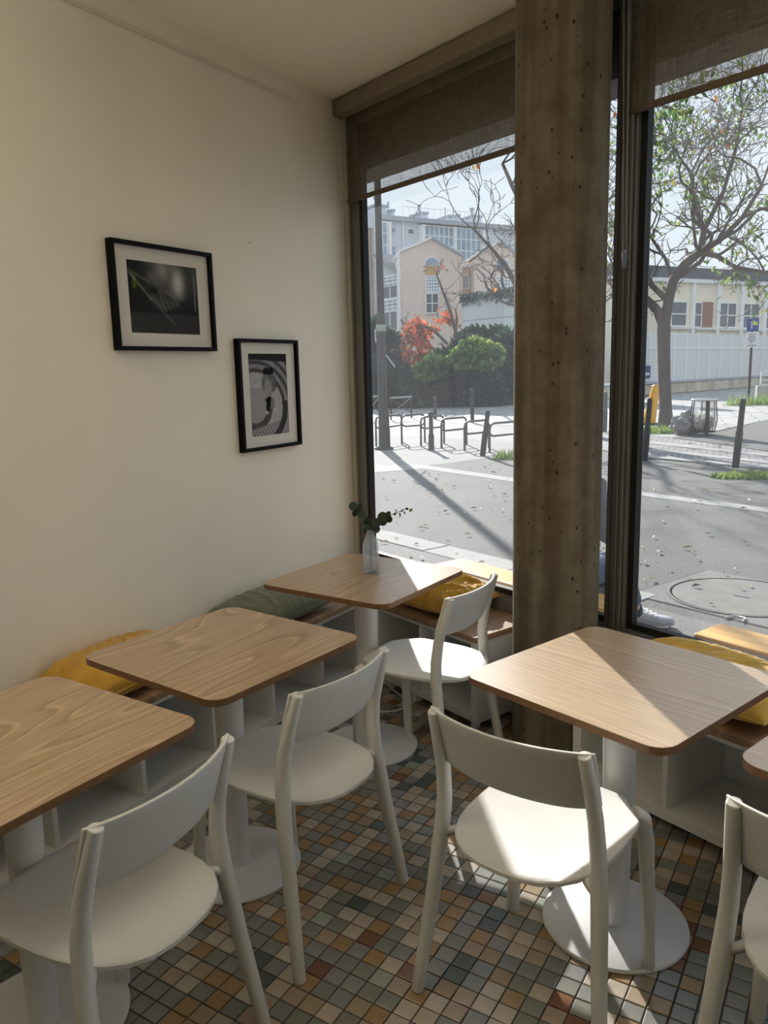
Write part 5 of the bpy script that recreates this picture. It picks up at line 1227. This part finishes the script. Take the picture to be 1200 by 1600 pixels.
figure('sock', [(-0.208, 0.895, 0.16), (-0.215, 0.91, 0.06)], [(0, 1)], [0.047, 0.05], navy); figure('sock', [(-0.197, 0.575, 0.16), (-0.20, 0.585, 0.06)], [(0, 1)], [0.047, 0.05], navy)
hd = bmesh.new(); bmesh.ops.create_icosphere(hd, subdivisions=4, radius=1)
for v in hd.verts:
    x, y, z = v.co; f = 1.0
    y2 = y+(0.20*math.exp(-((x/0.16)**2+((z+0.12)/0.2)**2)) if y > 0 else 0)     # nose
    y2 -= 0.08*(math.exp(-(((abs(x)-0.38)/0.16)**2+((z-0.05)/0.10)**2)) if y > 0 else 0)   # eye sockets
    y2 += 0.05*(math.exp(-((x/0.3)**2+((z+0.52)/0.08)**2)) if y > 0 else 0)       # lips
    k = 1-0.25*max(0, -z)**1.5
    v.co = Vector((x*0.075*k, y2*0.095*(1-0.12*max(0, -z)), z*0.118))
me = bpy.data.meshes.new('head'); hd.to_mesh(me); hd.free(); [setattr(p, 'use_smooth', True) for p in me.polygons]; me.materials.append(skin_m)
ho = bpy.data.objects.new('head', me); COL.objects.link(ho); ho.parent = ps_; ho.location = (0, 0.075, 1.30)
hr = MB().lathe([(0.083, -0.03), (0.088, 0.02), (0.084, 0.07), (0.060, 0.115), (0.0, 0.135)], 20, 0, -0.018, 1.0, 1.12).build('hair', hairm, ps_); hr.location = (0, 0.065, 1.30)
for s in (-1, 1):
    MB().lathe([(0.0, 0.0), (0.011, 0.004), (0.016, 0.02), (0.011, 0.036), (0, 0.04)], 10).build('ear', skin_m, ps_).location = (s*0.076, 0.07, 1.285)
    MB().lathe([(0, -0.011), (0.008, -0.008), (0.011, 0), (0.008, 0.008), (0, 0.011)], 12).build('eye', M['gasket'], ps_).location = (s*0.03, 0.160, 1.306)
    hx, hy, hz_ = s*0.12, 0.30, 0.66
    figure('hand', [(hx, hy, hz_), (hx-s*0.03, hy+0.05, hz_-0.005), (hx-s*0.045, hy+0.085, hz_-0.01), (hx-s*0.055, hy+0.125, hz_-0.03),
            (hx-s*0.022, hy+0.09, hz_-0.008), (hx-s*0.028, hy+0.135, hz_-0.03), (hx, hy+0.088, hz_-0.01), (hx-s*0.004, hy+0.128, hz_-0.03), (hx+s*0.02, hy+0.078, hz_-0.012), (hx+s*0.02, hy+0.108, hz_-0.03), (hx-s*0.055, hy+0.03, hz_), (hx-s*0.08, hy+0.06, hz_-0.01)],
           [(0, 1), (1, 2), (2, 3), (1, 4), (4, 5), (1, 6), (6, 7), (1, 8), (8, 9), (0, 10), (10, 11)], [0.026, (0.03, 0.018), 0.010, 0.008, 0.010, 0.008, 0.010, 0.008, 0.009, 0.007, 0.012, 0.009], skin_m, 2)
def shoe(x, y, z, rz, sc=1.0):
    mb = MB(); prof = []
    secs = [(-0.09, 0.030, 0.085, 0.0), (-0.05, 0.038, 0.105, 0.0), (0.0, 0.040, 0.095, 0.0), (0.06, 0.044, 0.07, 0.0), (0.12, 0.047, 0.055, 0.0), (0.165, 0.040, 0.045, 0.004), (0.19, 0.022, 0.03, 0.01)]
    vs = []; fs = []; n = 12
    for (yy, w, h, zb) in secs:
        for k in range(n):
            a = 2*math.pi*k/n; c, q = math.cos(a), math.sin(a)
            vs.append((w*math.copysign(abs(c)**0.7, c), yy, zb+h/2+h/2*math.copysign(abs(q)**0.7, q)))
    for i in range(len(secs)-1):
        for k in range(n): fs.append((i*n+k, i*n+(k+1) % n, (i+1)*n+(k+1) % n, (i+1)*n+k))
    fs += [tuple(range(n-1, -1, -1)), tuple((len(secs)-1)*n+k for k in range(n))]
    mb.add(vs, fs, True); o = mb.build('shoe', shoem, ps_); o.location = (x, y, z); o.rotation_euler = (0, 0, rz); o.scale = (sc, sc, sc)
    MB().b2(-0.045, 0.045, -0.09, 0.16, 0.0, 0.02, 0.008).build('sole', M['swhite'], o)
    lc = MB()
    for k in range(4): lc.sweep([(-0.028, 0.035+0.022*k, 0.088-0.010*k), (0.0, 0.040+0.022*k, 0.099-0.011*k), (0.028, 0.035+0.022*k, 0.088-0.010*k)], 0.004, 6)
    lc.build('laces', M['swhite'], o)
shoe(-0.225, 0.915, 0.0, R_(-42), 1.22); shoe(-0.20, 0.61, 0.0, R_(-10), 1.1)
print('objects', len(bpy.data.objects), 'tris', sum(len(o.data.polygons)*2 for o in bpy.data.objects if o.type == 'MESH'))
